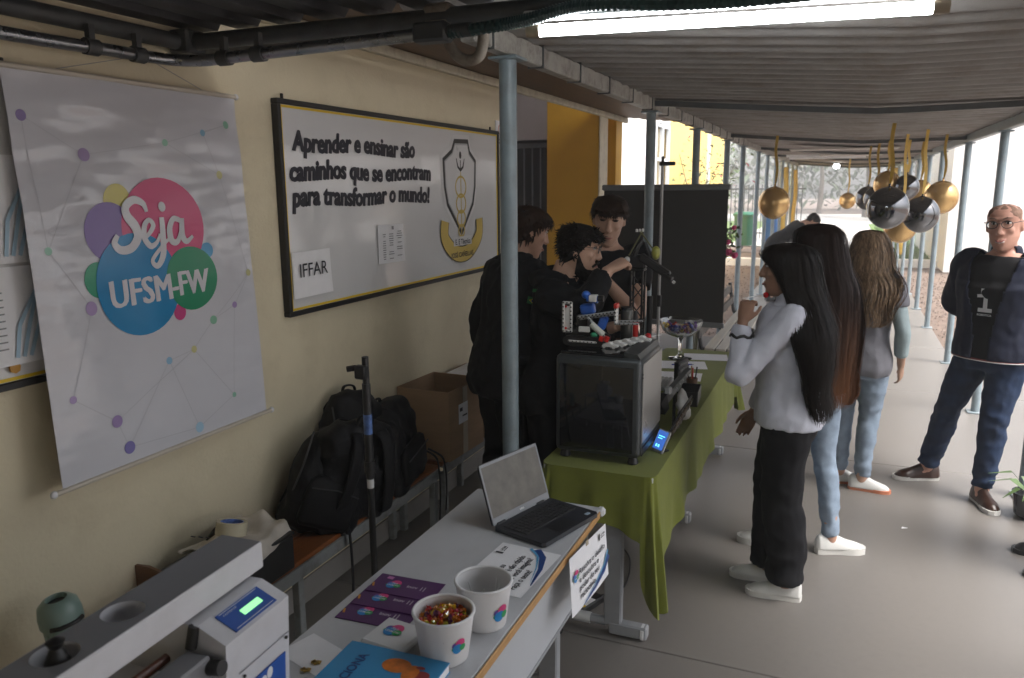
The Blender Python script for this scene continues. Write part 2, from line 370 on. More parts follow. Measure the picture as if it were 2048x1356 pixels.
# corrugated sheets, one per 1.06 m
PIT = .177
def sheetmesh():
    g = G(); n = 6 * 10
    def fn(u, v):
        x = -1.42 + 2.75 * u; y = v * PIT * 6.25
        return (x, y, roofz(x) + .030 * math.sin(2 * PI * y / PIT) + .0)
    g.grid(fn, 14, n); g.grid(lambda u, v: tuple(a + b for a, b in zip(fn(u, v), (0, 0, .007))), 14, n)
    return g.mesh('roof_sheet')
sm = sheetmesh(); sm.materials.append(M_fibre)
for p in sm.polygons: p.use_smooth = True
rnd = random.Random(11)
for i in range(21):
    o = bpy.data.objects.new('roof_sheet', sm); COL.objects.link(o); o.parent = cw
    o.location = (rnd.uniform(-.02, .02), 2.32 + i * PIT * 6, .006 * (i % 2) + rnd.uniform(0, .008)); o.rotation_euler = (0, rnd.uniform(-.003, .003), 0)
# two patched flat panels under the far roof
for (y, x0, x1) in ((11.3, -.7, .6), (13.6, -.4, .5)):
    g = G(); g.box(((x0 + x1) / 2, y, 2.345), (x1 - x0, .5, .012), .002); g.build('patch_panel', mat('pale patch panel', (.45, .43, .4), .7), cw)

# ---------------- near canopy over the camera, down to the wall; right part added to darken the foreground
cn = thing('canopy', 'dark metal canopy with tubular frame at the top left over the wall', 'canopy', (0, 0, 0))
for (p0, p1) in (((-2.16, -3, 2.40), (-2.16, 2.22, 2.40)), ((-2.16, 2.22, 2.40), (4.2, 2.22, 2.40))):
    g = G(); g.tube([p0, p1], .028, 12); g.build('frame_tube', M_steeld, cn, 40)
g = G(); g.box((-1.6, 2.30, 2.40), (1.1, .02, .09), .003); g.build('edge_flashing', M_steel2, cn)
g = G(); g.box((-2.15, 2.22, 2.40), (.09, .09, .08), .008); g.build('corner_bracket', M_steeld, cn)
rings = []
x = -2.2; prof = []
while x < 4.4: prof += [(x, 2.455), (x + .09, 2.455), (x + .115, 2.49), (x + .155, 2.49)]; x += .18
for k in range(3):
    y0 = -3.2 + k * 1.83; sub = prof; g = G()
    vs = []; fs = []
    for (px, pz) in sub: vs += [(px, y0, pz + .004 * (k % 2)), (px, y0 + 1.87, pz + .004 * (k % 2))]
    for i in range(len(sub) - 1): fs.append((2 * i, 2 * i + 2, 2 * i + 3, 2 * i + 1))
    g.add(vs, fs); g.build('roof_sheet', M_dark, cn)
for yy in (-1.6, .4): g = G(); g.tube([(-2.16, yy, 2.42), (4.2, yy, 2.41)], .022, 10); g.build('frame_tube', M_steeld, cn, 40)
g = G(); hp = catmull([(-1.155, 2.235, 2.42), (-1.147, 2.24, 2.345), (-1.111, 2.24, 2.29), (-1.069, 2.24, 2.274), (-1.035, 2.24, 2.29), (-1.023, 2.24, 2.344), (-1.02, 2.24, 2.40)], 5)
g.tube(hp, .017, 10); g.box((-1.16, 2.235, 2.405), (.09, .08, .07), .01); g.build('hook_pipe', mat('rusty cream pipe', (.25, .22, .18), .6, var=.2, dirt=((.10, .05, .03), .8), ds=20), cn, 40)
# conduit run
cd_ = thing('conduit', 'shiny metal conduit pipe bending along the top of the cream wall', 'conduit', (0, 0, 0))
cp = [(-2.12, -2.0, 2.31), (-2.12, 1.2, 2.315), (-2.12, 1.85, 2.322), (-2.115, 2.02, 2.323), (-2.08, 2.10, 2.322), (-1.98, 2.12, 2.318), (-1.8, 2.12, 2.322), (-1.12, 2.12, 2.338)]
g = G(); g.tube(catmull(cp, 6), .019, 12); g.build('pipe', M_galv, cd_, 40)
for p, ax in (((-2.12, 1.80, 2.322), 'y'), ((-1.90, 2.12, 2.320), 'x'), ((-2.117, 1.97, 2.323), 'y'), ((-1.76, 2.12, 2.323), 'x')):
    g = G(); d = Vector((0, 1, 0)) if ax == 'y' else Vector((1, 0, 0)); v = Vector(p); g.tube([v - d * .022, v + d * .022], .025, 12); g.box((p[0], p[1], p[2] + .035), (.02, .02, .06)); g.build('clamp', M_steeld, cd_, 40)
g = G(); g.box((-1.13, 2.12, 2.338), (.11, .06, .055), .008); g.tube([(-1.08, 2.115, 2.336), (-1.0, 2.105, 2.336)], .02, 10); g.build('junction_box', mat('dark grey box', (.06, .065, .07), .5), cd_, 40)
g = G(); pts = catmull([(-1.07, 2.11, 2.332), (-.909, 2.10, 2.338), (-.82, 2.1, 2.347), (-.72, 2.1, 2.364), (-.623, 2.1, 2.366), (-.426, 2.1, 2.350), (-.243, 2.1, 2.343), (0, 2.09, 2.345), (.4, 2.09, 2.37), (1.0, 2.1, 2.39)], 22)
rad = [.0165 + (.0018 if i % 2 else -.0012) for i in range(len(pts))]
g.tube(pts, rad, 10); tag(g.build('corrugated_cable', mat('dark green flexible conduit', (.015, .045, .045), .32), smooth=False), 'dark green ribbed flexible conduit above the lit tube lamp', 'cable')
# lit fluorescent tube
fl = thing('fluorescent_lamp', 'lit white fluorescent tube under the roof at the top', 'lamp', (-.855, 2.175, 2.33), math.atan2(.146, 1.065))
g = G(); g.tube([(.03, 0, 0), (1.04, 0, 0)], .0160, 14); g.build('tube', mat('lit fluorescent tube', (1, 1, 1), .4, var=0, emit=(.92, .97, 1), es=14), fl, 40)
for x in (0, 1.04): g = G(); g.tube([(x - .004, 0, 0), (x + .034, 0, 0)], .0172, 14); g.box((x + .015, 0, .022), (.03, .022, .03), .003); g.build('end_cap', mat('lamp cap', (.35, .28, .2) if x == 0 else (.1, .2, .3), .4), fl, 40)
g = G(); g.box((.54, .0, .040), (1.10, .04, .024), .004); g.build('batten', mat('white enamel', (.7, .7, .7), .4), fl)
f2 = thing('fluorescent_lamp', 'unlit white lamp batten farther down the walkway roof', 'lamp', (-.9, 14.0, 2.33)); 
g = G(); g.box((.6, 0, .03), (1.25, .12, .04), .004); g.build('batten', mat('white enamel', (.7, .7, .7), .4), f2); g = G(); g.tube([(.02, 0, -.01), (1.18, 0, -.01)], .016, 12); g.build('tube', mat('unlit tube glass', (.8, .8, .8), .2), f2)
f3 = thing('bulb_lamp', 'small lit round bulb far down the walkway roof', 'lamp', (-.21, 20, 2.31))
g = G(); g.ell((0, 0, 0), (.07, .07, .06), 14); g.build('bulb', mat('lit bulb', (1, 1, 1), .4, var=0, emit=(1, 1, 1), es=8), f3, True); g = G(); g.lathe([(.03, .04), (.03, .10)], 12); g.build('socket', M_black, f3)

# ---------------- unseen wall added behind the camera to darken the interior
rb = thing('added_rear_wall', 'unseen cream wall added behind the viewer to darken the walkway', 'building', (1, -3.6, 0))
g = G(); g.box((0, -.1, 1.5), (9, .2, 3.1)); g.build('wall', M_cream, rb)
g = G(); g.box((1.5, -.015, 1.05), (.9, .05, 2.1), .005); g.build('door', M_steel, rb)
# ================================================================ ON AND ALONG THE LEFT WALL
WX = -2.2
def WM(x, y, z): return frame((x, y, z), (0, 1, 0), (0, 0, 1), (1, 0, 0))      # wall plane: u = +Y, v = up, normal = +X
M_wb = mat('whiteboard enamel', (.66, .66, .665), .10, var=.03, vs=2, spec=.6)
M_blk = mat('black paint', (.012, .012, .012), .5, var=0)
M_ylw = mat('yellow tape', (.72, .50, .02), .5, var=.05)
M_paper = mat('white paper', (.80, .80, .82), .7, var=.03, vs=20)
M_ink = mat('dark ink', (.02, .02, .03), .6, var=0)
M_grey = mat('grey ink', (.25, .25, .26), .6, var=0)
def fittext(g, body, x, y, w, size, M, bold=0, shear=0, mi=0, wob=0, zo=0):
    vs, fs = textgeo(body, size, bold, shear); W_ = max(v[0] for v in vs) - min(v[0] for v in vs); k = w / W_
    vs = [(v[0] * k + x, v[1] + y + wob * math.sin(v[0] * k * 9 + y * 40), zo) for v in vs]; g.add(vs, fs, M, mi)
def board(y0, y1, z0, z1, label, name='whiteboard'):
    b = thing(name, label, 'board', (WX, y0, z0)); w = y1 - y0; h = z1 - z0; P = WM(0, 0, 0)
    g = G(); g.box((w / 2, h / 2, .016), (w - .02, h - .02, .018), M=P); g.build('panel', M_wb, b)
    for (cx, cy, sx, sy) in ((w / 2, .011, w, .022), (w / 2, h - .011, w, .022), (.011, h / 2, .022, h - .045), (w - .011, h / 2, .022, h - .045)):
        g = G(); g.box((cx, cy, .018), (sx, sy, .036), .003, M=P); g.build('frame_bar', M_blk, b)
    for (cx, cy, sx, sy) in ((w / 2, .029, w - .046, .010), (w / 2, h - .029, w - .046, .010), (.029, h / 2, .010, h - .07), (w - .029, h / 2, .010, h - .07)):
        g = G(); g.box((cx, cy, .0265), (sx, sy, .002), M=P); g.build('yellow_tape_strip', M_ylw, b)
    for cx in (.06, w - .1): g = G(); g.box((cx, h + .008, .012), (.012, .03, .01), .002, M=P); g.build('hanger', M_blk, b)
    return b, P
wbo, P = board(2.70, 4.97, 1.352, 2.265, 'white board with black lettering and a shield crest on the cream wall')
def onb(y, z): return (y - 2.70, z - 1.352)
for body, (y, z), w in (('Aprender e ensinar são', (2.79, 2.062), 1.045), ('caminhos que se encontram', (2.755, 1.938), 1.245), ('para transformar o mundo!', (2.765, 1.822), 1.22)):
    g = G(); u, v = onb(y, z); fittext(g, body, u, v, w, .118, P, bold=.0034, shear=.12, wob=.006, zo=.0275); fittext(g, body, u + .004, v + .0015, w, .118, P, bold=.0034, shear=.12, wob=.006, zo=.0277); fittext(g, body, u + .007, v - .0015, w, .118, P, bold=.0034, shear=.12, wob=.006, zo=.0279); g.build('lettering', M_ink, wbo)
# crest
def poly(g, pts, z, M, mi=0): g.add([(p[0], p[1], z) for p in pts], [tuple(range(len(pts)))], M, mi)
sh = [onb(*p) for p in [(4.31, 2.182), (4.50, 2.188), (4.525, 2.12), (4.61, 2.065), (4.60, 1.90), (4.565, 1.79), (4.39, 1.60), (4.20, 1.79), (4.165, 1.90), (4.155, 2.065), (4.27, 2.12)]]
c0 = onb(4.385, 1.93)
def sc(pts, k): return [(c0[0] + (p[0] - c0[0]) * k, c0[1] + (p[1] - c0[1]) * k) for p in pts]
M_silver = mat('silver grey print', (.36, .37, .38), .35, var=.05); M_pale = mat('pale grey print', (.60, .60, .61), .3, var=.03); M_gold = mat('gold print', (.55, .40, .08), .4, var=.05)
for k, m, z in ((1.10, M_pale, .0272), (1.0, M_blk, .0278), (.90, M_silver, .0284), (.86, M_pale, .0290)):
    g = G(); poly(g, sc(sh, k), z, P); g.build('crest_shield', m, wbo)
g = G(); cu, cv = onb(4.385, 2.09); g.add(*disc(cu, cv, .016, .022, 14, 1), P @ T(0, 0, .0296))
g.ribbon([(cu - .055, cv - .02, 0), (cu - .035, cv - .07, 0), (cu, cv - .09, 0), (cu + .035, cv - .07, 0), (cu + .055, cv - .02, 0)], [.008, .016, .02, .016, .008], P @ T(0, 0, .0296)); g.ribbon([(cu, cv - .09, 0), (cu, cv - .03, 0)], .01, P @ T(0, 0, .0297))
g.build('crest_figure', M_blk, wbo)
g = G()
for i, (dz, r) in enumerate(((0, .062), (-.10, .056), (-.19, .048), (-.265, .036))):
    q = [(cu + r * 1.15 * math.cos(a * PI / 10), cv - .19 + dz + r * math.sin(a * PI / 10), 0) for a in range(21)]; g.ribbon(q, .013, P @ T(0, 0, .0296 + .0002 * i))
g.ribbon([(cu, cv - .10, 0), (cu, cv - .50, 0)], .01, P @ T(0, 0, .0304)); g.build('crest_chain', M_gold, wbo)
rb_ = catmull([onb(4.165, 1.70), onb(4.16, 1.60), onb(4.27, 1.515), onb(4.395, 1.49), onb(4.52, 1.515), onb(4.635, 1.60), onb(4.64, 1.70)], 5)
g = G(); g.ribbon([(p[0], p[1], 0) for p in rb_], .105, P @ T(0, 0, .0308)); g.build('crest_ribbon', M_blk, wbo)
g = G(); g.ribbon([(p[0], p[1], 0) for p in rb_], .092, P @ T(0, 0, .0314)); g.build('crest_ribbon', M_gold, wbo)
g = G(); poly(g, [onb(4.27, 1.60), onb(4.52, 1.60), onb(4.52, 1.545), onb(4.27, 1.545)], .0320, P); g.build('crest_plate', M_pale, wbo)
g = G(); u, v = onb(4.29, 1.553); fittext(g, 'E. E Técnica', u, v, .21, .045, P, .0008, zo=.0325); u, v = onb(4.235, 1.475); fittext(g, 'JOSÉ CAÑELLAS', u, v, .31, .042, P, .0008, zo=.0325); g.build('crest_lettering', M_ink, wbo)
def sheet(name, label, y0, z0, w, h, x=-2.168, tilt=0, curl=.012):
    t = thing(name, label, 'paper', (x, y0, z0)); M = WM(0, 0, 0) @ RZ(tilt)
    g = G(); g.grid(lambda a, b: (a * w, b * h, .002 + curl * (1 - b) ** 2 * a * 0.7 + .002 * math.sin(5 * a)), 8, 8, M); o = g.build('sheet', M_paper, t, True); return t, M
t, M = sheet('paper_sheet', 'white sheet reading IFFAR at the lower left of the white board', 2.735, 1.427, .277, .20, tilt=.01)
g = G(); fittext(g, 'IFFAR', .035, .09, .20, .085, M, zo=.0095); g.build('lettering', M_ink, t)
t, M = sheet('paper_sheet', 'white sheet with a printed schedule list on the middle of the white board', 3.42, 1.516, .255, .197, tilt=-.01)
g = G(); rnd = random.Random(2); g.box((.13, .18, .0105), (.02, .018, .0004), M=M)
for i in range(13):
    y = .16 - i * .0115; k = 0
    for x0, ww in ((.03, .03), (.085, .055), (.165, .06)):
        if rnd.random() < .85: g.box((x0 + ww / 2, y, .0112), (ww * rnd.uniform(.6, 1), .0045, .0004), M=M)
g.build('printed_lines', M_grey, t)
# left board, mostly behind the banner
lbo, P2 = board(.55, 1.66, 1.338, 2.24, 'white board with yellow tape edge partly hidden behind the hanging banner', 'whiteboard')
for (u, v, w, h, lab) in ((.80, .36, .24, .30, 'glossy paper sheet pinned high on the left board behind the banner'), (.79, .07, .25, .28, 'glossy poster sheet with pale curves low on the left board')):
    t, M = sheet('paper_sheet', lab, .55 + u, 1.338 + v, w, h); g = G()
    for k in range(3): g.ribbon([(w * .55 + .02 * k, .02, .0085), (w * .62 + .03 * k, h * .4, .0085), (w * .9, h * .8, .0085)], .012, M=M @ T(0, 0, .003 + .0004 * k))
    g.build('printed_curves', mat('pale blue print', (.35, .5, .62), .4), t)
    g = G()
    for k in range(9): g.box((.08, .05 + k * .02, .0115), (.07, .004, .0004), M=M)
    g.build('printed_lines', M_grey, t)
g = G(); g.lathe([(.002, 0), (.017, .0), (.017, .006), (.004, .008)], 7); tag(g.build('pin_flower', mat('orange pin', (.5, .25, .04), .5), loc=(-2.168, 1.47, 1.40), rot=(0, PI / 2, 0)), 'small orange paper flower at the bottom of the left board', 'decoration')
# small notice right of the board
t = thing('notice', 'small white notice with a red circle on the wall beside the post', 'sign', (WX, 4.985, 2.165)); M = WM(0, 0, 0)
g = G(); g.box((.06, .085, .005), (.13, .175, .008), .001, M=M); g.build('plate', M_paper, t)
g = G(); g.ribbon([(.065 + .035 * math.cos(a * PI / 10), .115 + .035 * math.sin(a * PI / 10), .0105) for a in range(21)], .008, M); g.build('ring', mat('red orange print', (.6, .15, .05), .5), t)
g = G(); g.box((.06, .05, .0102), (.08, .012, .0005), M=M); g.box((.06, .028, .0102), (.06, .012, .0005), M=M); g.build('printed_lines', M_ink, t)

# ---------------- vinyl banner
ban = thing('hanging_banner', 'large glossy white vinyl banner with colourful bubbles reading Seja UFSM-FW', 'banner', (WX, 1.54, 1.0))
def bxyz(u, v, off=0):
    """u,v are world y,z on the banner; returns a point local to the banner root"""
    t = (v - 1.03) / 1.21
    x = .112 - .062 * t + .007 * math.sin(u * 7 + v * 2) * math.sin(PI * min(1, max(0, t))) + .0035 * math.sin(v * 23 + 3 * math.sin(u * 5)) * t * t + .004 * math.sin(u * 19 + v * 5) * (1 - abs(2 * t - 1))
    sh_ = .012 * (1 - t)
    return (x + off, u - 1.54 - sh_ - .026, v - 1.008)
def vinylmat():
    m = mat('white vinyl', (.60, .605, .65), .13, var=.03, vs=2, spec=.55); n = m.node_tree.nodes; l = m.node_tree.links
    tc = n.new('ShaderNodeTexCoord'); mp = n.new('ShaderNodeMapping'); mp.inputs['Scale'].default_value = (2, 1.6, 4.2); l.new(tc.outputs['Object'], mp.inputs[0])
    nz = n.new('ShaderNodeTexNoise'); nz.inputs['Scale'].default_value = 1.6; nz.inputs['Detail'].default_value = 2; l.new(mp.outputs[0], nz.inputs['Vector'])
    bp = n.new('ShaderNodeBump'); bp.inputs['Strength'].default_value = .42; bp.inputs['Distance'].default_value = .05; l.new(nz.outputs['Fac'], bp.inputs['Height']); l.new(bp.outputs[0], n['Principled BSDF'].inputs['Normal']); return m
g = G(); g.grid(lambda a, b: bxyz(1.552 + .905 * a, 1.03 + 1.215 * b), 50, 70); g.grid(lambda a, b: bxyz(1.552 + .905 * a, 1.03 + 1.215 * b, -.0012), 50, 70); g.build('vinyl_sheet', vinylmat(), ban, True)
def bdisc(u, v, r, col, off, name='printed_circle'):
    vs, fs = disc(u, v, r, r, 40, 5); g = G(); g.add([bxyz(p[0], p[1], off) for p in vs], fs); g.build(name, mat('vinyl print ' + col, hexc(col), .22, var=.02), ban, True)
bdisc(1.879, 1.875, .052, 'c9bf6a', .0016); bdisc(1.838, 1.776, .094, '7f6aa6', .0020); bdisc(1.772, 1.632, .056, '3f9a78', .0018); bdisc(2.080, 1.486, .028, 'c94f86', .0018); bdisc(2.230, 1.69, .028, '5aa3cf', .0018)
bdisc(2.052, 1.775, .172, 'd0527f', .0026); bdisc(1.925, 1.602, .168, '2a86bb', .0034); bdisc(2.150, 1.597, .112, '2f8d68', .0042)
cols = ['9485b3', '93c0ab', '8fb7d0', '93c0ab', 'a593bb', 'cbc793', '93c0ab', 'ae9ac4', '8abaa0', 'a48fbb', 'cbc793', 'a995c2', '9a86b4', '7f79b2', '92b9d4', 'cbc793', '93c0ab', 'a3c5db']
dots = [(1.59, 2.115), (2.397, 2.141), (2.271, 2.105), (2.096, 2.063), (1.78, 2.013), (2.335, 1.958), (1.61, 1.734), (1.727, 1.55), (2.231, 1.435), (2.336, 1.477), (2.43, 1.589), (1.623, 1.288), (1.764, 1.182), (1.799, 1.085), (2.005, 1.329), (2.123, 1.346), (2.291, 1.138), (2.102, 1.065)]
rs = [.016, .014, .012, .012, .02, .015, .012, .022, .016, .012, .013, .012, .02, .021, .013, .013, .010, .019]
for d, c, r in zip(dots, cols, rs): bdisc(d[0], d[1], r, c, .0016, 'printed_dot')
g = G(); lines = [(0, 4), (4, 3), (3, 1), (1, 2), (3, 5), (0, 6), (6, 7), (5, 10), (10, 9), (9, 8), (8, 15), (11, 12), (12, 15), (12, 13), (13, 17), (17, 16), (16, 15), (14, 15), (14, 17), (7, 11), (13, 14), (4, 6), (2, 5), (10, 8), (16, 9)]
for a, b in lines:
    p, q = dots[a], dots[b]; g.ribbon([bxyz(p[0] + (q[0] - p[0]) * k / 8, p[1] + (q[1] - p[1]) * k / 8, .0011) for k in range(9)], .0022, nrm=(1, 0, 0))
g.build('printed_lines', mat('pale grey line print', (.50, .505, .545), .2, var=0), ban)
M_wprint = mat('white vinyl print', (.66, .66, .70), .22, var=0)
def btext(body, u, v, w, size, bold, shear=0, off=.0056):
    vs, fs = textgeo(body, size, bold, shear); k = w / (max(p[0] for p in vs) - min(p[0] for p in vs)); g = G(); g.add([bxyz(u + p[0] * k, v + p[1], off) for p in vs], fs); g.build('lettering', M_wprint, ban, True)
btext('UFSM', 1.797, 1.537, .243, .125, 0); btext('UFSM', 1.801, 1.537, .243, .125, 0, off=.0060); btext('UFSM', 1.805, 1.5385, .243, .125, 0, off=.0064); btext('-FW', 2.060, 1.5445, .160, .120, 0, off=.0064); btext('-FW', 2.052, 1.543, .160, .120, 0); btext('-FW', 2.056, 1.543, .160, .120, 0, off=.0060)
def stroke(pts, w, off=.0060):
    c = catmull(pts, 7); g.ribbon([bxyz(p[0], p[1], off) for p in c], [p[2] * w for p in c], nrm=(1, 0, 0))
g = G()
stroke([(1.985, 1.835, .5), (1.975, 1.862, .8), (1.94, 1.875, 1), (1.905, 1.855, 1.1), (1.905, 1.825, 1.2), (1.93, 1.79, 1.3), (1.935, 1.755, 1.2), (1.905, 1.722, 1.1), (1.865, 1.718, 1), (1.845, 1.74, .9), (1.86, 1.765, .6)], .026)
stroke([(1.955, 1.745, .5), (1.985, 1.765, .8), (2.005, 1.79, .9), (1.99, 1.808, .8), (1.968, 1.79, 1), (1.962, 1.75, 1.1), (1.985, 1.722, 1), (2.015, 1.735, .7), (2.03, 1.76, .5)], .020)
stroke([(2.045, 1.815, .9), (2.043, 1.75, 1.1), (2.035, 1.69, 1.1), (2.005, 1.655, .9), (1.985, 1.675, .7), (2.03, 1.715, .6), (2.075, 1.745, .5)], .022)
stroke([(2.125, 1.80, .8), (2.095, 1.808, .9), (2.075, 1.775, 1.1), (2.08, 1.735, 1.1), (2.105, 1.73, .9), (2.125, 1.77, .7), (2.13, 1.808, .9), (2.128, 1.75, 1.1), (2.145, 1.728, .9), (2.172, 1.745, .5)], .022)
g.add([bxyz(p[0], p[1], .006) for p in disc(2.052, 1.85, .015, .017, 14, 2)[0]], disc(0, 0, 1, 1, 14, 2)[1]); g.build('script_lettering', M_wprint, ban, True)
M_rod = mat('beige banner rod', (.55, .50, .42), .4, var=.05); M_knob = mat('white rod cap', (.7, .7, .72), .35)
for v, ex in ((2.248, .012), (1.026, .03)):
    a = Vector(bxyz(1.552 - ex, v)); b = Vector(bxyz(2.457 + ex, v)); a.x = b.x = (a.x + b.x) / 2; g = G(); g.tube([a, b], .0085, 10); ro = g.build('rod', M_rod, ban, 40)
    for q in (a, b): g = G(); g.ell(tuple(q), (.010, .012, .012), 10); g.build('rod_cap', M_knob, ro, True)
top = Vector(bxyz(2.0, 2.25)); g = G(); g.tube([bxyz(1.7, 2.25), (.05, .48, 1.33), bxyz(2.32, 2.25)], .0012, 5); g.build('hanging_cord', M_grey, ban)

# ---------------- benches along the wall
M_wood = mat('varnished orange-brown wood', (.24, .075, .018), .35, var=.25, vs=5, stretch=(14, .8, 14), coat=.2)
M_bframe = mat('grey painted bench steel', (.22, .235, .235), .5, var=.12, dirt=((.08, .06, .05), .7), ds=16)
def bench(y0, y1, label):
    L = y1 - y0; b = thing('bench', label, 'bench', (WX + .16, y0, 0))
    for k in range(2): g = G(); g.box((-.075 + .148 * k, L / 2, .436), (.144, L, .026), .004); g.build('seat_plank', M_wood, b)
    g = G(); g.box((.15, L / 2, .405), (.012, L - .01, .055), .002); g.box((.13, L / 2, .42), (.05, L - .01, .006)); g.build('front_rail', M_bframe, b)
    g = G(); g.box((-.14, L / 2, .40), (.012, L - .01, .045), .002); g.build('rear_rail', M_bframe, b)
    for yy in (.04, L / 2, L - .04):
        g = G(); g.box((.13, yy, .19), (.035, .035, .38), .003); g.box((-.13, yy, .19), (.035, .035, .38), .003); g.box((0, yy, .36), (.26, .03, .035), .003); g.build('leg_frame', M_bframe, b)
    return b
bench(1.15, 3.50, 'long orange-brown plank bench along the cream wall under the backpacks'); bench(3.54, 5.05, 'second wall bench under the cardboard boxes')

# ---------------- cardboard boxes
M_card = mat('brown cardboard', (.30, .19, .105), .85, var=.12, vs=5, stretch=(1, 1, 6)); M_cardi = mat('cardboard inside', (.22, .14, .08), .9, var=.1)
M_tape = mat('clear packing tape', (.42, .36, .27), .25, var=.1)
def cbox(x0, x1, y0, y1, z0, z1, label, rz=0, flaps=True):
    b = thing('cardboard_box', label, 'box', ((x0 + x1) / 2, (y0 + y1) / 2, z0), rz); w, d, h = x1 - x0, y1 - y0, z1 - z0; t = .006
    for nm, c, s in (('side', (w / 2 - t / 2, 0, h / 2), (t, d, h)), ('side', (-w / 2 + t / 2, 0, h / 2), (t, d, h)), ('side', (0, d / 2 - t / 2, h / 2), (w - 2 * t - .001, t, h - .002)), ('side', (0, -d / 2 + t / 2, h / 2), (w - 2 * t - .001, t, h - .002)), ('bottom', (0, 0, t / 2 + .001), (w - 2 * t - .001, d - 2 * t - .001, t))):
        g = G(); g.box(c, s, .001); g.build(nm, M_card, b)
    return b, w, d, h
b, w, d, h = cbox(-2.17, -1.845, 3.56, 3.95, .45, .835, 'open brown cardboard box with taped front on the second bench', -.05)
g = G(); g.box((w / 2 + .002, -.02, h * .5), (.002, .05, h * .98)); g.build('tape', M_tape, b); g = G(); g.box((w / 2 + .0035, -.045, h * .62), (.0015, .10, .11)); o = g.build('label', M_paper, b)
g = G(); g.box((w / 2 + .005, -.07, h * .68), (.001, .03, .02)); g.box((w / 2 + .005, -.03, h * .58), (.001, .05, .008)); g.build('printed_lines', M_ink, b)
g = G(); g.box((-.06, .03, .008), (.18, .02, .012), M=T(0, 0, h - .35)); g.build('inner_flap', M_cardi, b)
b, w, d, h = cbox(-2.17, -1.86, 4.0, 4.42, .45, .79, 'smaller cardboard box behind the open one, partly hidden by a student', .03)
g = G(); g.box((w / 2 + .002, -.12, .2), (.002, .05, .05)); g.box((w / 2 + .002, -.12, .1), (.002, .04, .06)); g.box((w / 2 + .002, .02, .24), (.002, .10, .016)); g.build('printed_marks', mat('brown print', (.12, .07, .04), .8), b)
g = G(); g.grid(lambda a, c: (-.14 + .26 * a, -.19 + .4 * c, h + .004 + .03 * math.sin(3 * a) * c), 6, 6); tag(g.build('plastic_sheet', M_paper, loc=(-2.01, 4.21, .45 + .002)), 'crumpled white sheet lying on top of the smaller cardboard box', 'sheet')

# ---------------- backpacks
M_bag = mat('black backpack nylon', (.0055, .0055, .007), .6, var=.2, vs=30, bump=.25, bs=220, spec=.25); M_zip = mat('dark zip', (.04, .04, .042), .4)
def rring(w, d, z, n=24, p=3.2, cx=0, cy=0):
    out = []
    for k in range(n):
        q = 2 * PI * k / n; c, s = math.cos(q), math.sin(q)
        out.append((cx + w / 2 * abs(c) ** (2 / p) * (1 if c >= 0 else -1), cy + d / 2 * abs(s) ** (2 / p) * (1 if s >= 0 else -1), z))
    return out
def backpack(label, loc, rz, w=.31, d=.20, h=.46, tiltx=0, tilty=0, seed=1, strapdrop=.1):
    b = thing('backpack', label, 'backpack', loc, rz, 'black backpacks heaped on the bench'); K = RX(tiltx) @ RY(tilty)
    sec = [(0, .86, .8), (.02, .97, .95), (.25, 1, 1.05), (.5, 1, 1), (.72, .96, .86), (.88, .84, .66), (.96, .62, .45), (1, .3, .22)]
    g = G(); g.loft([rring(w * a, d * c, h * z, cy=-.02 * z) for z, a, c in sec], K)
    me = remesh(g, .011, 3, lambda p, n_: .030 * noise.noise(p * 5 + Vector((seed * 3, 0, 0))) + .012 * (1 - 2.2 * abs(noise.noise(p * 10 + Vector((seed, 0, 0))))) + .003 * noise.noise(p * 28)); link(me, 'body', M_bag, b, True)
    g = G(); g.loft([rring(w * .74 * a, .060 * c, .03 + h * .48 * z, p=3.5, cy=d * .5) for z, a, c in ((0, .85, .6), (.1, 1, 1), (.6, 1, 1), (.9, .9, .75), (1, .7, .3))], K); po = g.build('front_pocket', M_bag, b, True)
    g = G(); g.tube([K @ Vector((-w * .33, d * .5 + .034, h * .43)), K @ Vector((0, d * .5 + .044, h * .46)), K @ Vector((w * .33, d * .5 + .034, h * .43))], .003, 6); g.build('zip', M_zip, po)
    for s in (-1, 1):
        pts = catmull([K @ Vector((s * w * .17, -d * .42, h * .93)), K @ Vector((s * w * .2, -d * .62, h * .82)), K @ Vector((s * w * .27, -d * .68, h * .5)), K @ Vector((s * w * .36, -d * .55, h * .14)), K @ Vector((s * w * .40, -d * .4, .05))], 6)
        g = G(); g.tube(pts, .030, 8, flat=(.28, 1), up=(0, 1, 0)); g.build('shoulder_strap', M_bag, b, True)
    g = G(); g.tube(catmull([K @ Vector((-.04, -d * .25, h * .95)), K @ Vector((-.03, -d * .27, h * 1.06)), K @ Vector((.03, -d * .27, h * 1.06)), K @ Vector((.04, -d * .25, h * .95))], 6), .010, 8, flat=(.5, 1)); g.build('handle', M_bag, b, True)
    g = G(); g.tube(catmull([K @ Vector((w * .45, .02, h * .9)), K @ Vector((w * .50, .08, h * .6)), K @ Vector((w * .48, .04, h * .3))], 6), .004, 6); g.build('side_zip', M_zip, b)
    return b
backpack('black backpack slumped against the wall, leftmost of the heap', (-2.03, 2.59, .452), R(-128), .32, .19, .45, tiltx=R(4), tilty=R(-24), seed=1)
backpack('large black backpack at the front of the heap by the microphone stand', (-1.985, 2.76, .452), R(68), .37, .23, .46, tiltx=R(7), tilty=R(7), seed=2)
backpack('black backpack at the back of the heap with its carry handle raised', (-2.06, 2.93, .452), R(-105), .34, .19, .50, tiltx=R(3), tilty=R(-9), seed=3)
backpack('black backpack with straps hanging down beside the open cardboard box', (-2.0, 3.22, .452), R(-80), .42, .22, .40, tilty=R(6), seed=4)
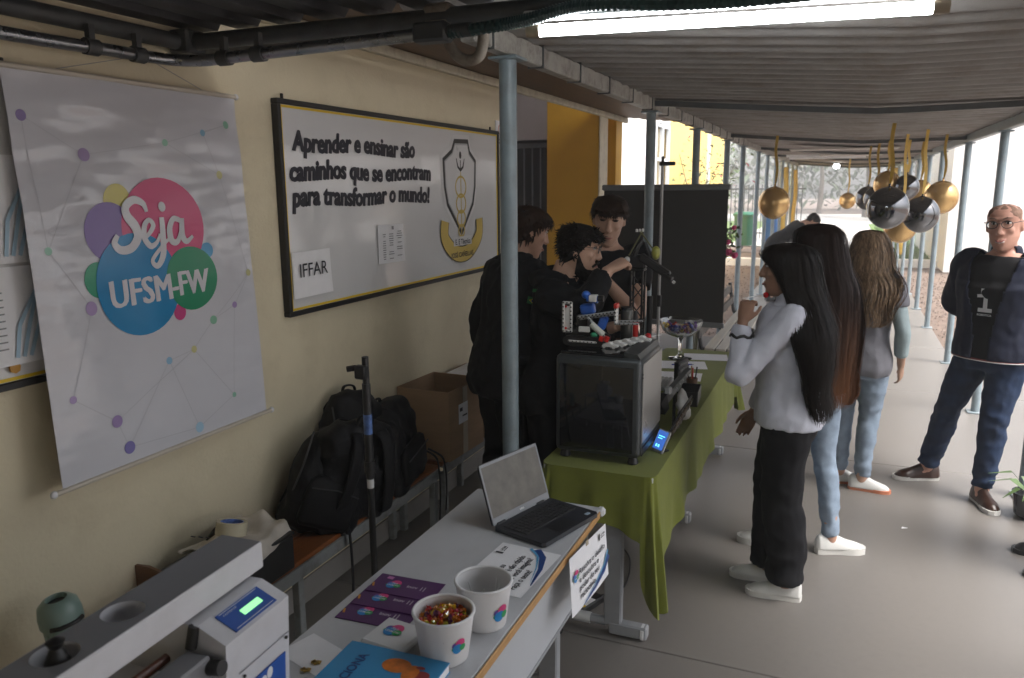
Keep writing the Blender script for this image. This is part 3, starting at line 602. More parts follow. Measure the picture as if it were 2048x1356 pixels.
for i, (x, y, z0, L, lab) in enumerate(((-1.872, 2.62, .50, .42, 'long black webbing strap hanging from the front backpack'), (-1.875, 3.44, .52, .36, 'black webbing strap end hanging at the bench end'), (-1.868, 3.50, .50, .30, 'short black webbing strap end hanging at the bench end'))):
    g = G(); g.tube(catmull([(-.08, -.02, .04), (-.01, 0, .0), (.012, 0, -.06), (.014, .006, -L * .6), (.01, 0, -L)], 6), .011, 8, flat=(1, .2), up=(0, 1, 0)); tag(g.build('webbing_strap', M_bag, loc=(x, y, z0), smooth=True), lab, 'strap', 'straps hanging from the backpacks')

# ---------------- black stand
ms = thing('microphone_stand', 'black microphone stand with printed labels standing before the bench', 'stand', (-1.56, 2.345, 0))
g = G(); g.tube([(0, 0, .10), (0, 0, .88)], .0125, 12); g.build('lower_tube', M_black, ms, 40)
g = G(); g.tube([(0, 0, .84), (0, 0, 1.20)], .0155, 12); g.tube([(0, 0, 1.19), (0, 0, 1.30)], .0125, 12); g.build('upper_tube', M_black, ms, 40)
g = G(); g.tube([(0, 0, .86), (0, 0, .905)], .021, 12); g.build('clutch', M_black, ms, 40)
g = G(); g.box((-.01, -.014, 1.245), (.045, .03, .05), .005); g.tube([(-.03, -.015, 1.26), (-.06, -.03, 1.255)], .011, 8); g.build('clamp', M_black, ms, 40)
g = G(); g.tube([(0, 0, 1.01), (0, 0, 1.085)], .0163, 14, caps=False); g.build('sticker', mat('blue and white sticker', (.08, .16, .40), .4, var=.5, vs=40), ms, True)
g = G(); g.tube([(0, 0, .80), (0, 0, .835)], .0134, 14, caps=False); g.build('sticker', mat('white sticker', (.6, .6, .6), .5), ms, True)
g = G(); g.tube([(0, 0, .08), (0, 0, .16)], .022, 12); g.build('hub', M_black, ms, 40)
for k in range(3):
    a = 2 * PI * k / 3 + .4; g = G(); g.tube([(.015 * math.cos(a), .015 * math.sin(a), .12), (.25 * math.cos(a), .25 * math.sin(a), .012)], .008, 8); g.build('leg', M_black, ms, 40)

# ---------------- small things on the near end of the bench
t = thing('black_box', 'small black cardboard box on the bench beside the tote bag', 'box', (-1.985, 2.14, .452)); g = G(); g.box((0, 0, .07), (.23, .26, .14), .006); g.build('body', M_black, t); g = G(); g.box((0, 0, .146), (.236, .266, .012), .003); g.build('lid', M_black, t)
def tote(a, b): return (-.13 + .27 * a + .02 * math.sin(b * 5), -.15 + .34 * b + .02 * math.sin(4 * a), .158 + .03 * noise.noise((a * 4, b * 4, 1)) + (.012 if .1 < a < .9 else 0) - .02 * max(0, a - .85) * 8)
g = G(); g.grid(tote, 18, 18); g.grid(lambda a, b: tuple(p - q for p, q in zip(tote(a, b), (0, 0, .006))), 18, 18); tb = thing('tote_bag', 'crumpled beige cloth tote bag on the bench', 'bag', (-2.0, 2.10, .462)); g.build('cloth', mat('beige canvas', (.60, .55, .48), .9, var=.1, vs=20), tb, True)
g = G()
for k in range(3): g.box((-.08 + .035 * k, -.12, .21 + .004 * k), (.02, .006, .001))
g.build('print', M_ink, tb)
t = thing('tape_roll', 'roll of clear packing tape with blue core on the tote bag', 'tape', (-1.995, 2.075, .655)); K = RX(R(-14))
g = G(); g.lathe([(.042, 0), (.056, 0), (.056, .048), (.042, .048)], 28, K, closed=True); g.build('tape', mat('yellowed clear tape', (.55, .50, .36), .2), t, 40); g = G(); g.lathe([(.0385, .001), (.0418, .001), (.0418, .047), (.0385, .047)], 28, K, closed=True); g.build('core', mat('blue core print', (.12, .2, .5), .5, var=.6, vs=60), t, 40)
t = thing('handled_case', 'black open case with brown end panel and handle leaning on the wall', 'case', (-2.08, 1.93, .452), R(0))
g = G(); pr_ = [(math.cos(a * PI / 12) * .12, math.sin(a * PI / 12) * .15) for a in range(13)]
g.loft([[(p[0], y, p[1]) for p in pr_] + [(p[0] * .9, y, p[1] * .88) for p in reversed(pr_)] for y in (-.08, .12)]); g.build('curved_shell', M_black, t, 30)
g = G(); g.prism([(-.12, 0), (.12, 0), (.115, .06), (.085, .115), (.03, .15), (-.06, .165), (-.12, .16)], -.006, .006, frame((0, -.1, 0), (1, 0, 0), (0, 0, 1), (0, -1, 0))); g.build('end_panel', mat('brown board panel', (.17, .075, .03), .5, var=.2), t)
g = G(); g.tube(catmull([(-.02, .11, .14), (-.02, .15, .17), (.0, .17, .20), (.03, .15, .17), (.03, .11, .13)], 6), .010, 8); g.build('handle', M_black, t, True)
g = G(); g.box((0, .02, .008), (.24, .21, .012), .002); g.build('base', M_black, t)
M_mint = mat('mint green plastic', (.20, .285, .25), .3, var=.06)
t = thing('thermos_jug', 'mint green thermos jug with domed lid on the bench end', 'thermos', (-2.02, 1.44, .452))
g = G(); g.lathe([(.058, 0), (.062, .01), (.062, .23), (.055, .245)], 28); g.build('body', M_mint, t, 40)
g = G(); g.lathe([(.05, .245), (.069, .25), (.069, .285), (.062, .32), (.045, .338), (.034, .342), (.030, .325), (.004, .322)], 28); g.build('lid', M_mint, t, 40)
g = G(); g.tube(catmull([(.06, -.01, .22), (.10, -.02, .225), (.105, -.02, .14), (.062, -.01, .09)], 6), .009, 8); g.tube([(0, -.071, .262), (.03, -.066, .262), (.066, -.03, .262), (.072, .0, .262)], .008, 8); g.build('handle', M_black, t, True)
g = G(); g.lathe([(.029, .326), (.001, .3265)], 20); g.build('spout_hole', M_black, t)
t.scale = (.86, .86, .84); t.rotation_euler = (R(4), R(-5), R(25))
cb = thing('candy_bag', 'clear bag of brightly wrapped candies on the bench', 'candy', (-2.07, 1.72, .452)); rnd = random.Random(4)
ccol = [mat('candy wrap ' + str(i), c, .3, var=.1) for i, c in enumerate(((.6, .03, .03), (.65, .42, .02), (.08, .30, .05), (.45, .10, .3), (.12, .06, .35), (.6, .5, .4)))]
for i in range(60):
    a = rnd.random() * 6.28; rr = .12 * math.sqrt(rnd.random()); z = .018 + .13 * (1 - (rr / .13) ** 2) * rnd.random(); g = G(); g.ell((0, 0, 0), (.022, .012, .011), 8); g.box((.028, 0, 0), (.014, .018, .002)); g.box((-.028, 0, 0), (.014, .018, .002))
    g.build('candy', ccol[i % 6], cb, True, loc=(rr * math.cos(a) * .8, rr * math.sin(a) * 1.2, z), rot=(rnd.random() * 3, rnd.random(), rnd.random() * 6))
# ================================================================ WHITE TABLE AND WHAT STANDS ON IT
M_tabw = mat('white table laminate', (.50, .51, .53), .30, var=.04, vs=3, dirt=((.40, .40, .41), .4), ds=5)
M_edge = mat('beech edge band', (.48, .27, .10), .45, var=.12, vs=8, stretch=(1, 6, 1))
M_panel = mat('pale blue-white panel', (.50, .52, .55), .35, var=.04)
M_leg = mat('light grey table steel', (.30, .31, .325), .4, var=.08, vs=10)
M_legc = mat('white plastic end cap', (.66, .67, .68), .4)
def boolean(ga, gb):
    A = bpy.data.objects.new('a', ga.mesh('a')); Bo = bpy.data.objects.new('b', gb.mesh('b')); COL.objects.link(A); COL.objects.link(Bo)
    md = A.modifiers.new('x', 'BOOLEAN'); md.operation = 'DIFFERENCE'; md.object = Bo; md.solver = 'EXACT'
    me = bpy.data.meshes.new_from_object(A.evaluated_get(bpy.context.evaluated_depsgraph_get())); bpy.data.objects.remove(A); bpy.data.objects.remove(Bo); me.materials.clear(); return me
def tframe(t, y, xl, xr, xc):
    """T leg at local y: column, foot, sleeve tube"""
    g = G(); g.box((xc, y, .37), (.075, .045, .64), .006); lg = g.build('leg', M_leg, t)
    g = G(); g.box(((xc + xr) / 2 + .01, y, .04), (xr - xc + .05, .05, .055), .006); g.build('foot', M_leg, lg)
    g = G(); g.box((xr + .015, y, .038), (.035, .056, .06), .012); g.build('foot_cap', M_legc, lg)
    g = G(); g.tube([(xl, y, .055), (xc - .03, y, .055)], .020, 12); g.build('foot_tube', M_leg, lg, 40)
    g = G(); g.tube([(xc - .17, y, .055), (xc - .10, y, .055)], .024, 12); g.build('sleeve', M_legc, lg, 40)
wt = thing('white_table', 'white laminate table with beech edge under the laptop and candy buckets', 'table', (-.995, 1.15, 0))
W2, L2 = .255, 1.47
g = G(); g.box((-.004, L2 / 2, .7275), (2 * W2 - .008, L2, .025), .003); g.build('table_top', M_tabw, wt)
g = G(); g.box((W2 - .002, L2 / 2 - .02, .7275), (.006, L2 - .04, .0255), .002); g.build('edge_band', M_edge, wt)
g = G(); g.box((W2 - .005, L2 - .012, .728), (.03, .035, .034), .009); g.build('corner_cap', M_legc, wt)
g = G(); g.box((W2 - .045, L2 / 2, .585), (.016, L2 - .12, .255), .003); g.build('modesty_panel', M_panel, wt)
g = G(); g.box((W2 - .045, L2 / 2, .452), (.022, L2 - .10, .012), .002); g.build('panel_trim', M_leg, wt)
g = G(); g.box((-.02, L2 / 2, .695), (.04, L2 - .1, .04), .003); g.build('under_rail', M_leg, wt)
tframe(wt, L2 - .11, -.23, .13, .085); tframe(wt, .12, -.23, .13, .085)

# laptop
M_lap = mat('charcoal laptop shell', (.028, .030, .036), .42, var=.05, vs=30); M_bez = mat('silver grey bezel', (.20, .21, .225), .4, metal=.3, var=.04); M_key = mat('black keys', (.010, .010, .011), .5, var=0)
hx = Vector((-.976, 2.642, 0)) - Vector((-1.036, 2.285, 0)); ang = math.atan2(-.061, .357) * -1
lp = thing('laptop', 'open charcoal laptop with grey screen at the far end of the white table', 'laptop', (-1.010, 2.285, .741), 0)
# local frame: u along the hinge (roughly +Y), d towards the user (+X)
ud = Vector((.095, .315, 0)).normalized(); dd = Vector((ud.y, -ud.x, 0)); K = frame((-.02, .0, 0), ud, dd, (0, 0, 1)); LW, LD = .322, .215
K = K @ Matrix(((1, 0, 0, 0), (0, 1, 0, 0), (0, 0, 1, 0), (0, 0, 0, 1)))
def LM(u, d, z): return Vector((-.02, 0, 0)) + ud * u + dd * d + Vector((0, 0, z))
LK = frame(LM(0, 0, 0), ud, dd, Vector((0, 0, 1)))
g = G(); g.prism([(.006, 0), (LW - .006, 0), (LW, .006), (LW, LD - .01), (LW - .01, LD), (.01, LD), (0, LD - .01), (0, .006)], .002, .018, LK); g.build('base', M_lap, lp)
kb = bpy.data.objects.new('keyboard', None); COL.objects.link(kb); kb.parent = lp
g = G(); g.box((LW / 2, .078, .0183), (.286, .104, .0008), M=LK); g.build('key_tray', M_key, kb)
kg = G(); kg.box((0, 0, 0), (.0155, .0145, .003), .0012, M=LK.to_3x3().to_4x4()); km = kg.mesh('key'); km.materials.append(mat('key caps', (.022, .022, .024), .45, var=0))
for r in range(6):
    for c in range(15):
        if r == 5 and 4 <= c <= 8: continue
        o = bpy.data.objects.new('key', km); COL.objects.link(o); o.parent = kb; o.location = LM(.026 + c * .0192, .034 + r * .0176, .0200)
g = G(); g.box((.026 + 6 * .0192, .034 + 5 * .0176, .0200), (.092, .0145, .003), .0012, M=LK); g.build('space_key', MATS['key caps'], kb)
g = G(); g.box((LW / 2 - .01, .175, .0182), (.105, .062, .001), M=LK); g.build('touchpad', mat('touchpad', (.018, .018, .020), .3), lp)
g = G(); g.box((LW - .035, .19, .0184), (.022, .014, .0006), M=LK); g.build('sticker', mat('pale blue sticker', (.4, .5, .6), .4), lp)
for u in (.04, LW - .06): g = G(); g.tube([LM(u - .02, -.002, .017), LM(u + .02, -.002, .017)], .006, 10); g.build('hinge', M_black, lp, 40)
# the lid leans back
tl = R(18); sv = (Vector((0, 0, 1)) * math.cos(tl) - dd * math.sin(tl)).normalized(); sn = ud.cross(sv)
SK = frame(LM(0, -.004, .016), ud, sv, sn)      # u along hinge, v up the screen, n towards user?
if sn.dot(dd) < 0: SK = frame(LM(0, -.004, .016), ud, sv, -sn)
scn = bpy.data.objects.new('screen_lid', None); COL.objects.link(scn); scn.parent = lp
g = G(); g.prism([(.004, 0), (LW - .004, 0), (LW, .006), (LW, .205), (LW - .008, .213), (.008, .213), (0, .205), (0, .006)], -.006, 0, SK); g.build('lid_shell', M_lap, scn)
g = G()
for c, s in (((LW / 2, .013, .0011), (LW - .004, .024, .002)), ((LW / 2, .207, .0011), (LW - .004, .010, .002)), ((.005, .1135, .0011), (.008, .177, .002)), ((LW - .005, .1135, .0011), (.008, .177, .002))): g.box(c, s, .0005, M=SK)
g.build('bezel', M_bez, scn)
g = G(); g.box((LW / 2, .1135, .0009), (LW - .018, .177, .001), M=SK); g.build('display', mat('dusty reflective screen', (.095, .088, .074), .33, var=.3, vs=16, bump=.0), scn)
g = G(); fittext(g, 'DELL', LW / 2 - .012, .010, .024, .009, SK, .0002, zo=.0025); g.build('lettering', mat('white logo', (.7, .7, .7), .4), scn)

# printed signs
M_navy = mat('navy print', (.02, .06, .22), .4, var=0); M_sky = mat('light blue print', (.10, .35, .6), .4, var=0)
LOGO = [(-.30, .42, .20, 'c9bf3a'), (-.42, .12, .40, '6a4fa0'), (-.6, -.28, .25, '2f9a68'), (.22, .28, .62, 'd2407f'), (-.12, -.32, .62, '2a86c8'), (.55, -.28, .42, '2f9a58')]
def logo(parent, M, u, v, r, z):
    for i, (a, b, c, col) in enumerate(LOGO):
        g = G(); vs, fs = disc(u + a * r, v + b * r, c * r, c * r, 20, 1); g.add(vs, fs, M @ T(0, 0, z + .00025 * i)); g.build('printed_circle', mat('print ' + col, hexc(col), .4, var=0), parent)
    g = G(); fittext(g, 'Seja', u - .3 * r, v + .0 * r, .75 * r, .45 * r, M, .002 * r, .3, zo=z + .002); fittext(g, 'UFSM-FW', u - .65 * r, v - .45 * r, 1.45 * r, .38 * r, M, .004 * r, zo=z + .002); g.build('printed_lettering', mat('white print', (.75, .75, .76), .4, var=0), parent)
def signface(t, M, lines, w=.297, h=.21, withlogo=True, z=.0016):
    u0 = .055 if withlogo else .03
    for i, (s, wd) in enumerate(lines):
        g = G(); fittext(g, s, u0, h * .60 - i * .030, wd, .030, M, .0005, zo=z); g.build('lettering', M_ink, t)
    g = G(); g.ribbon([(w * .25, .004, 0), (w * .6, .02, 0), (w * .85, .045, 0), (w * .985, .085, 0)], [.004, .014, .022, .03], M=M @ T(0, 0, z)); g.build('printed_wave', M_navy, t)
    g = G(); g.ribbon([(w * .3, .012, 0), (w * .6, .034, 0), (w * .85, .062, 0), (w * .985, .105, 0)], [.001, .004, .007, .010], M=M @ T(0, 0, z + .0004)); g.build('printed_wave', M_sky, t)
    g = G(); g.box((w * .76, h * .885, z), (.010, .026, .0004), M=M); fittext(g, 'UFSM', w * .80, h * .87, .034, .013, M, .0002, zo=z); g.box((w * .855, h * .845, z), (.03, .002, .0004), M=M); g.build('printed_emblem', M_ink, t)
    if withlogo: logo(t, M, .030, h * .64, .022, z)
sd = thing('printed_sign', 'white printed sign lying on the white table, text Faça o teste', 'sign', (-.778, 1.905, .741), R(-4)); M = frame((0, 0, .0012), (0, 1, 0), (-1, 0, 0), (0, 0, 1))
g = G(); g.grid(lambda a, b: (.297 * a, .21 * b, .0008 + .0005 * math.sin(6 * a)), 6, 4, M); g.build('sheet', M_paper, sd)
signface(sd, M, [('Será que seu', .125), ('raciocínio é tão rápido', .205), ('quanto você imagina?', .20), ('Faça o teste!', .125)], withlogo=False, z=.0022)
s2 = thing('printed_sign', 'white sign taped to the table edge, text Resolva o desafio', 'sign', (-.728, 2.19, .738)); 
ua = Vector((.0, .417, -.052)); va = Vector((.030, -.055, -.168)) * -1; w_, h_ = .297, .21
MS = Matrix(((ua.x / w_, va.x / h_, 1, .0), (ua.y / w_, va.y / h_, 0, 0), (ua.z / w_, va.z / h_, 0, 0), (0, 0, 0, 1))) @ T(0, -h_, 0)
g = G(); g.grid(lambda a, b: (w_ * a, h_ * b, .0008 + .004 * (1 - b) * math.sin(PI * a)), 8, 6, MS); g.grid(lambda a, b: (w_ * a, h_ * b, .0002 + .004 * (1 - b) * math.sin(PI * a)), 8, 6, MS); g.build('sheet', M_paper, s2)
signface(s2, MS, [('Resolva o desafio', .21), ('e descubra o', .155), ('poder do seu', .155), ('raciocínio.', .125)], z=.0056)
g = G(); g.box((w_ * .45, h_ - .002, .002), (.02, .02, .001), M=MS); g.build('tape', M_tape, s2)

# paper buckets
M_cup = mat('white paper bucket', (.72, .72, .73), .45, var=.03)
def bucket(loc, label, rz):
    t = thing('paper_bucket', label, 'bucket', loc, rz)
    g = G(); g.lathe([(.058, .0), (.060, .002), (.0765, .122), (.0745, .122), (.0585, .006), (.002, .005)], 40); g.build('cup', M_cup, t, 50)
    g = G(); g.lathe([(.0755 + .0042 * math.cos(a * PI / 5), .1235 + .0042 * math.sin(a * PI / 5)) for a in range(10)], 40, closed=True); g.build('rim', M_cup, t, True)
    return t
b1 = bucket((-.853, 1.58, .7405), 'white paper bucket full of small colourful candies, nearest on the table', R(20)); b2 = bucket((-.825, 1.757, .7405), 'white paper bucket holding lollipop sticks, behind the full one', R(-5))
def cuplogo(t, az, z, r):
    for i, (a, b, c, col) in enumerate(LOGO):
        vs, fs = disc(a * r, b * r, c * r, c * r, 18, 2); rr = .060 + .0165 * (z / .12) + .0006 + .0002 * i
        g = G(); g.add([((rr + .137 * p[1]) * math.cos(az + p[0] / rr), (rr + .137 * p[1]) * math.sin(az + p[0] / rr), z + p[1]) for p in vs], fs); g.build('printed_circle', mat('print ' + col, hexc(col), .4, var=0), t)
cuplogo(b1, R(-52), .06, .022); cuplogo(b2, R(-20), .055, .026)
ck = [mat('hard candy ' + str(i), c, .12, var=.1, spec=.7, coat=.3) for i, c in enumerate(((.60, .16, .01), (.45, .02, .02), (.62, .35, .01), (.10, .02, .06), (.55, .10, .14), (.50, .45, .02), (.32, .05, .01), (.66, .24, .03)))]
rnd = random.Random(21)
cg = [G() for _ in ck]; cgm = []
for i in range(8):
    q = G(); q.box((0, 0, 0), (.014, .013, .011), .003); q.box((.0095, 0, 0), (.005, .009, .0012)); q.box((-.0085, 0, 0), (.005, .009, .0012)); mm = q.mesh('candy'); mm.materials.append(ck[i]); cgm.append(mm)
for i in range(190):
    a = rnd.random() * 6.28; rr = .064 * math.sqrt(rnd.random()); z = .084 + .020 * (1 - rr / .066) + .014 * rnd.random() + .006 * math.sin(a)
    o = bpy.data.objects.new('candy', cgm[rnd.randrange(8)]); COL.objects.link(o); o.location = (-.853 + rr * math.cos(a), 1.58 + rr * math.sin(a), .7405 + z); o.rotation_euler = (rnd.random() * 3, rnd.random() * 3, rnd.random() * 6)
    tag(o, 'small wrapped candy in the full paper bucket', 'candy', 'candies heaped in the nearest bucket')
g = G(); g.lathe([(.001, .084), (.0682, .084)], 24); tag(g.build('candy_heap', ck[0], loc=(-.853, 1.58, .7405)), 'mass of candies filling the nearest bucket', 'candy', kind='stuff')
lg_ = thing('lollipop_bunch', 'white lollipop sticks and yellow sweets inside the rear bucket', 'lollipops', (-.825, 1.757, .746)); rnd = random.Random(8)
for i in range(8):
    a = rnd.random() * 6.28; q = rnd.random() * 6.28; g = G(); g.tube([(.025 * math.cos(a), .025 * math.sin(a), .03), (.025 * math.cos(a) + .03 * math.cos(q), .025 * math.sin(a) + .03 * math.sin(q), .085 + .02 * rnd.random())], .0016, 6); g.build('stick', M_cup, lg_)
for i in range(14):
    a = rnd.random() * 6.28; r = .045 * math.sqrt(rnd.random()); g = G(); g.ell((r * math.cos(a), r * math.sin(a), .02 + .015 * rnd.random()), (.011, .009, .009), 8); g.build('sweet', ck[(2, 5, 7)[i % 3]], lg_, True)

# purple folders, fanned
M_purp = mat('deep purple card', (.085, .022, .115), .45, var=.08)
for i, (y, lab) in enumerate(((1.625, 'purple leaflet with bubble logo, nearest of the three fanned ones'), (1.700, 'middle purple leaflet of the three fanned ones'), (1.775, 'farthest purple leaflet, its whole face showing, of the three fanned ones'))):
    t = thing('leaflet', lab, 'leaflet', (-1.215, y, .741 + .0025 * i), R(3), 'purple leaflets on the white table'); g = G(); g.box((.105, .05, .0008), (.21, .105, .0016)); g.build('card', M_purp, t)
    logo(t, I4(), .065, .052, .026, .002)
    g = G(); fittext(g, 'inov', .108, .048, .035, .018, I4(), .0006, zo=.0022); g.box((.155, .052, .0022), (.003, .02, .0004)); g.box((.165, .052, .0022), (.003, .024, .0004)); g.build('printed_lettering', mat('pale print', (.5, .45, .5), .4, var=0), t)
    g = G(); g.box((.02, .03, .0022), (.006, .022, .0004), M=RZ(.4)); g.build('printed_dash', mat('orange print', (.6, .25, .02), .4, var=0), t)
    g = G(); g.box((.03, .088, .0022), (.02, .014, .0004), M=RZ(-.1)); g.build('printed_flag', mat('pink print', (.55, .2, .45), .4, var=0), t)
# white notebook and blue book
t = thing('notebook', 'small white notebook with bubble logo between folders and blue book', 'notebook', (-1.075, 1.535, .741), R(-6)); g = G(); g.box((.065, .06, .010), (.13, .125, .020), .006); g.build('cover', M_cup, t); logo(t, I4(), .055, .07, .030, .0215)
t = thing('blue_book', 'bright blue book with orange drawing at the bottom edge of the view', 'book', (-1.075, 1.29, .741), R(1.5)); g = G(); g.box((.138, .11, .0135), (.272, .214, .020), .001); g.build('pages', M_paper, t); g = G(); g.box((.137, .111, .0255), (.276, .222, .003), .001); g.box((.137, .111, .0015), (.276, .222, .003), .001); g.build('cover', mat('bright blue cover', (.035, .28, .56), .3, var=.04), t)
Mb = frame((.075, -.01, .0275), (0, 1, 0), (-1, 0, 0), (0, 0, 1)); g = G(); fittext(g, 'FUNCIONA', .02, .0, .17, .035, Mb, .0008, zo=.0006); g.build('lettering', M_navy, t)
g = G(); g.add(*disc(.16, .165, .038, .028, 22, 2), T(0, 0, .0282)); g.add(*disc(.205, .150, .02, .03, 18, 2), T(0, 0, .0284)); g.build('printed_drawing', mat('orange drawing', (.62, .17, .02), .4, var=.3, vs=40), t); g = G(); g.add(*disc(.235, .15, .02, .016, 18, 2), T(0, 0, .0283)); g.add(*disc(.22, .175, .012, .006, 14, 1), T(0, 0, .0286)); g.build('printed_drawing', mat('dark red drawing', (.30, .03, .03), .4), t)
for i, (x, y, lab) in enumerate(((-1.125, 1.425, 'gold foil scrap on the near end of the white table'), (-1.13, 1.39, 'second gold foil scrap nearer the grey machine'))):
    g = G()
    for k in range(4): g.box((.008 * k - .012, .004 * (k % 2), .004), (.012, .012, .004), .001, M=RZ(k * .9))
    tag(g.build('gold_scrap', mat('gold foil', (.55, .36, .08), .3, metal=.7), loc=(x, y, .7415)), lab, 'foil')
g = G(); g.box((0, 0, .0006), (.16, .11, .0008)); tag(g.build('paper_sheet', M_paper, loc=(-1.16, 1.46, .7405), rot=(0, 0, -.3)), 'blank paper slip lying beside the grey machine on the table', 'paper')

# ---------------- bench-top machine, lower left
M_mach = mat('grey-white enamel machine', (.58, .58, .61), .38, var=.05, vs=8, dirt=((.45, .45, .46), .3), ds=14); M_machd = mat('grey beam top', (.20, .20, .215), .45, var=.06); M_blue = mat('blue label', (.03, .09, .36), .35, var=.05)
mt_ = thing('machine_table', 'plain grey table holding the bench-top machine beside the wall bench', 'table', (-1.485, .9, 0)); g = G(); g.box((0, 0, .7275), (.44, .95, .025), .003); g.build('table_top', M_tabw, mt_)
for sx in (-1, 1):
    for sy in (-1, 1): g = G(); g.box((sx * .19, sy * .44, .357), (.04, .04, .714), .004); g.build('leg', M_leg, mt_)
mc = thing('bench_machine', 'grey bench-top laboratory machine with long beam and green display, lower left', 'machine', (-1.25, 1.31, .741), R(3))
g = G(); g.box((.006, -.40, .3255), (.112, .84, .065), .004); h = G()
for yy in (-.325, -.475): h.lathe([(.040, .26), (.040, .40)], 32, T(0, yy, 0))
for yy in (-.325, -.475): pass
link(boolean(g, h), 'beam', [M_mach], mc, 30)
g = G(); g.box((.006, -.40, .3588), (.108, .83, .0012)); h = G()
for yy in (-.325, -.475): h.lathe([(.0402, .30), (.0402, .40)], 32, T(0, yy, 0))
link(boolean(g, h), 'beam_top_sheet', [M_machd], mc)
for yy in (-.475,): g = G(); g.lathe([(.012, .30), (.018, .335), (.022, .345), (.010, .372), (.016, .385), (.004, .392)], 20, T(0.004, yy, 0)); g.build('knob', M_black, mc, 40)
g = G(); g.prism([(-.13, 0), (.135, 0), (.150, .255), (.082, .285), (-.13, .285)], 0, .21, frame((0, -.015, 0), (1, 0, 0), (0, 0, 1), (0, -1, 0))); g.build('housing', M_mach, mc)
sl = math.atan2(.03, -.068); PM = frame((.116, -.115, .2705), (0, 1, 0), Vector((-.068, 0, .030)).normalized(), Vector((.030, 0, .068)).normalized())
g = G(); g.box((0, 0, .0012), (.135, .058, .002), M=PM); pn = g.build('control_panel', M_blue, mc)
g = G(); g.box((.012, -.002, .0032), (.060, .016, .003), .001, M=PM); g.build('green_display', mat('green lit display', (.1, .4, .12), .4, var=0, emit=(.25, .8, .3), es=.55), pn)
g = G(); fittext(g, 'control', -.055, .016, .04, .009, PM, zo=.003); g.box((0, -.024, .0026), (.12, .0012, .0005), M=PM); g.box((0, .0255, .0026), (.12, .0012, .0005), M=PM); g.build('printed_lines', mat('white print', (.75, .75, .76), .4, var=0), pn)
FM = frame((.1435, -.115, .10), (0, 1, 0), Vector((.015, 0, .255)).normalized(), Vector((.255, 0, -.015)).normalized())
g = G(); g.box((.02, -.01, .0012), (.12, .075, .002), M=FM); bl = g.build('blue_label', M_blue, mc); g = G(); g.add(*disc(.0, .005, .012, .012, 16, 1), FM @ T(0, 0, .0030)); g.add(*disc(.022, .012, .010, .014, 16, 1), FM @ T(0, 0, .0030)); g.build('printed_mark', mat('white print', (.75, .75, .76), .4, var=0), bl)
for (u, v) in ((.085, .06), (-.06, .055)): g = G(); g.lathe([(.004, 0), (.004, .003), (.001, .004)], 10, FM @ T(u, v, 0)); g.build('screw', M_black, mc)
g = G(); g.box((.01, .07, .0008), (.17, .0015, .0012), M=FM); g.build('panel_seam', M_machd, mc)
g = G(); g.box((.02, -.52, .09), (.24, .56, .18), .008); g.build('lower_housing', M_mach, mc)
g = G(); g.box((.095, -.39, .215), (.06, .30, .05), .005); g.build('side_arm', M_machd, mc); g = G(); g.tube([(.125, -.245, .215), (.155, -.245, .22)], .016, 14); g.build('knob', M_black, mc, 40); g = G(); g.tube([(.07, -.235, .24), (.075, -.225, .285)], .012, 12); g.build('knob', M_black, mc, 40)
g = G(); g.tube([(.03, -.26, .225), (.03, -.62, .225)], .010, 12); g.tube([(.055, -.26, .21), (.055, -.62, .21)], .008, 12); g.build('roller', mat('brown roller', (.14, .05, .03), .35), mc, 40)
g = G(); g.lathe([(.03, .18), (.04, .185), (.044, .24), (.041, .24), (.037, .19), (.002, .188)], 24, T(.03, -.42, 0)); g.build('cup', mat('pale green plastic', (.55, .6, .5), .35), mc, 40)
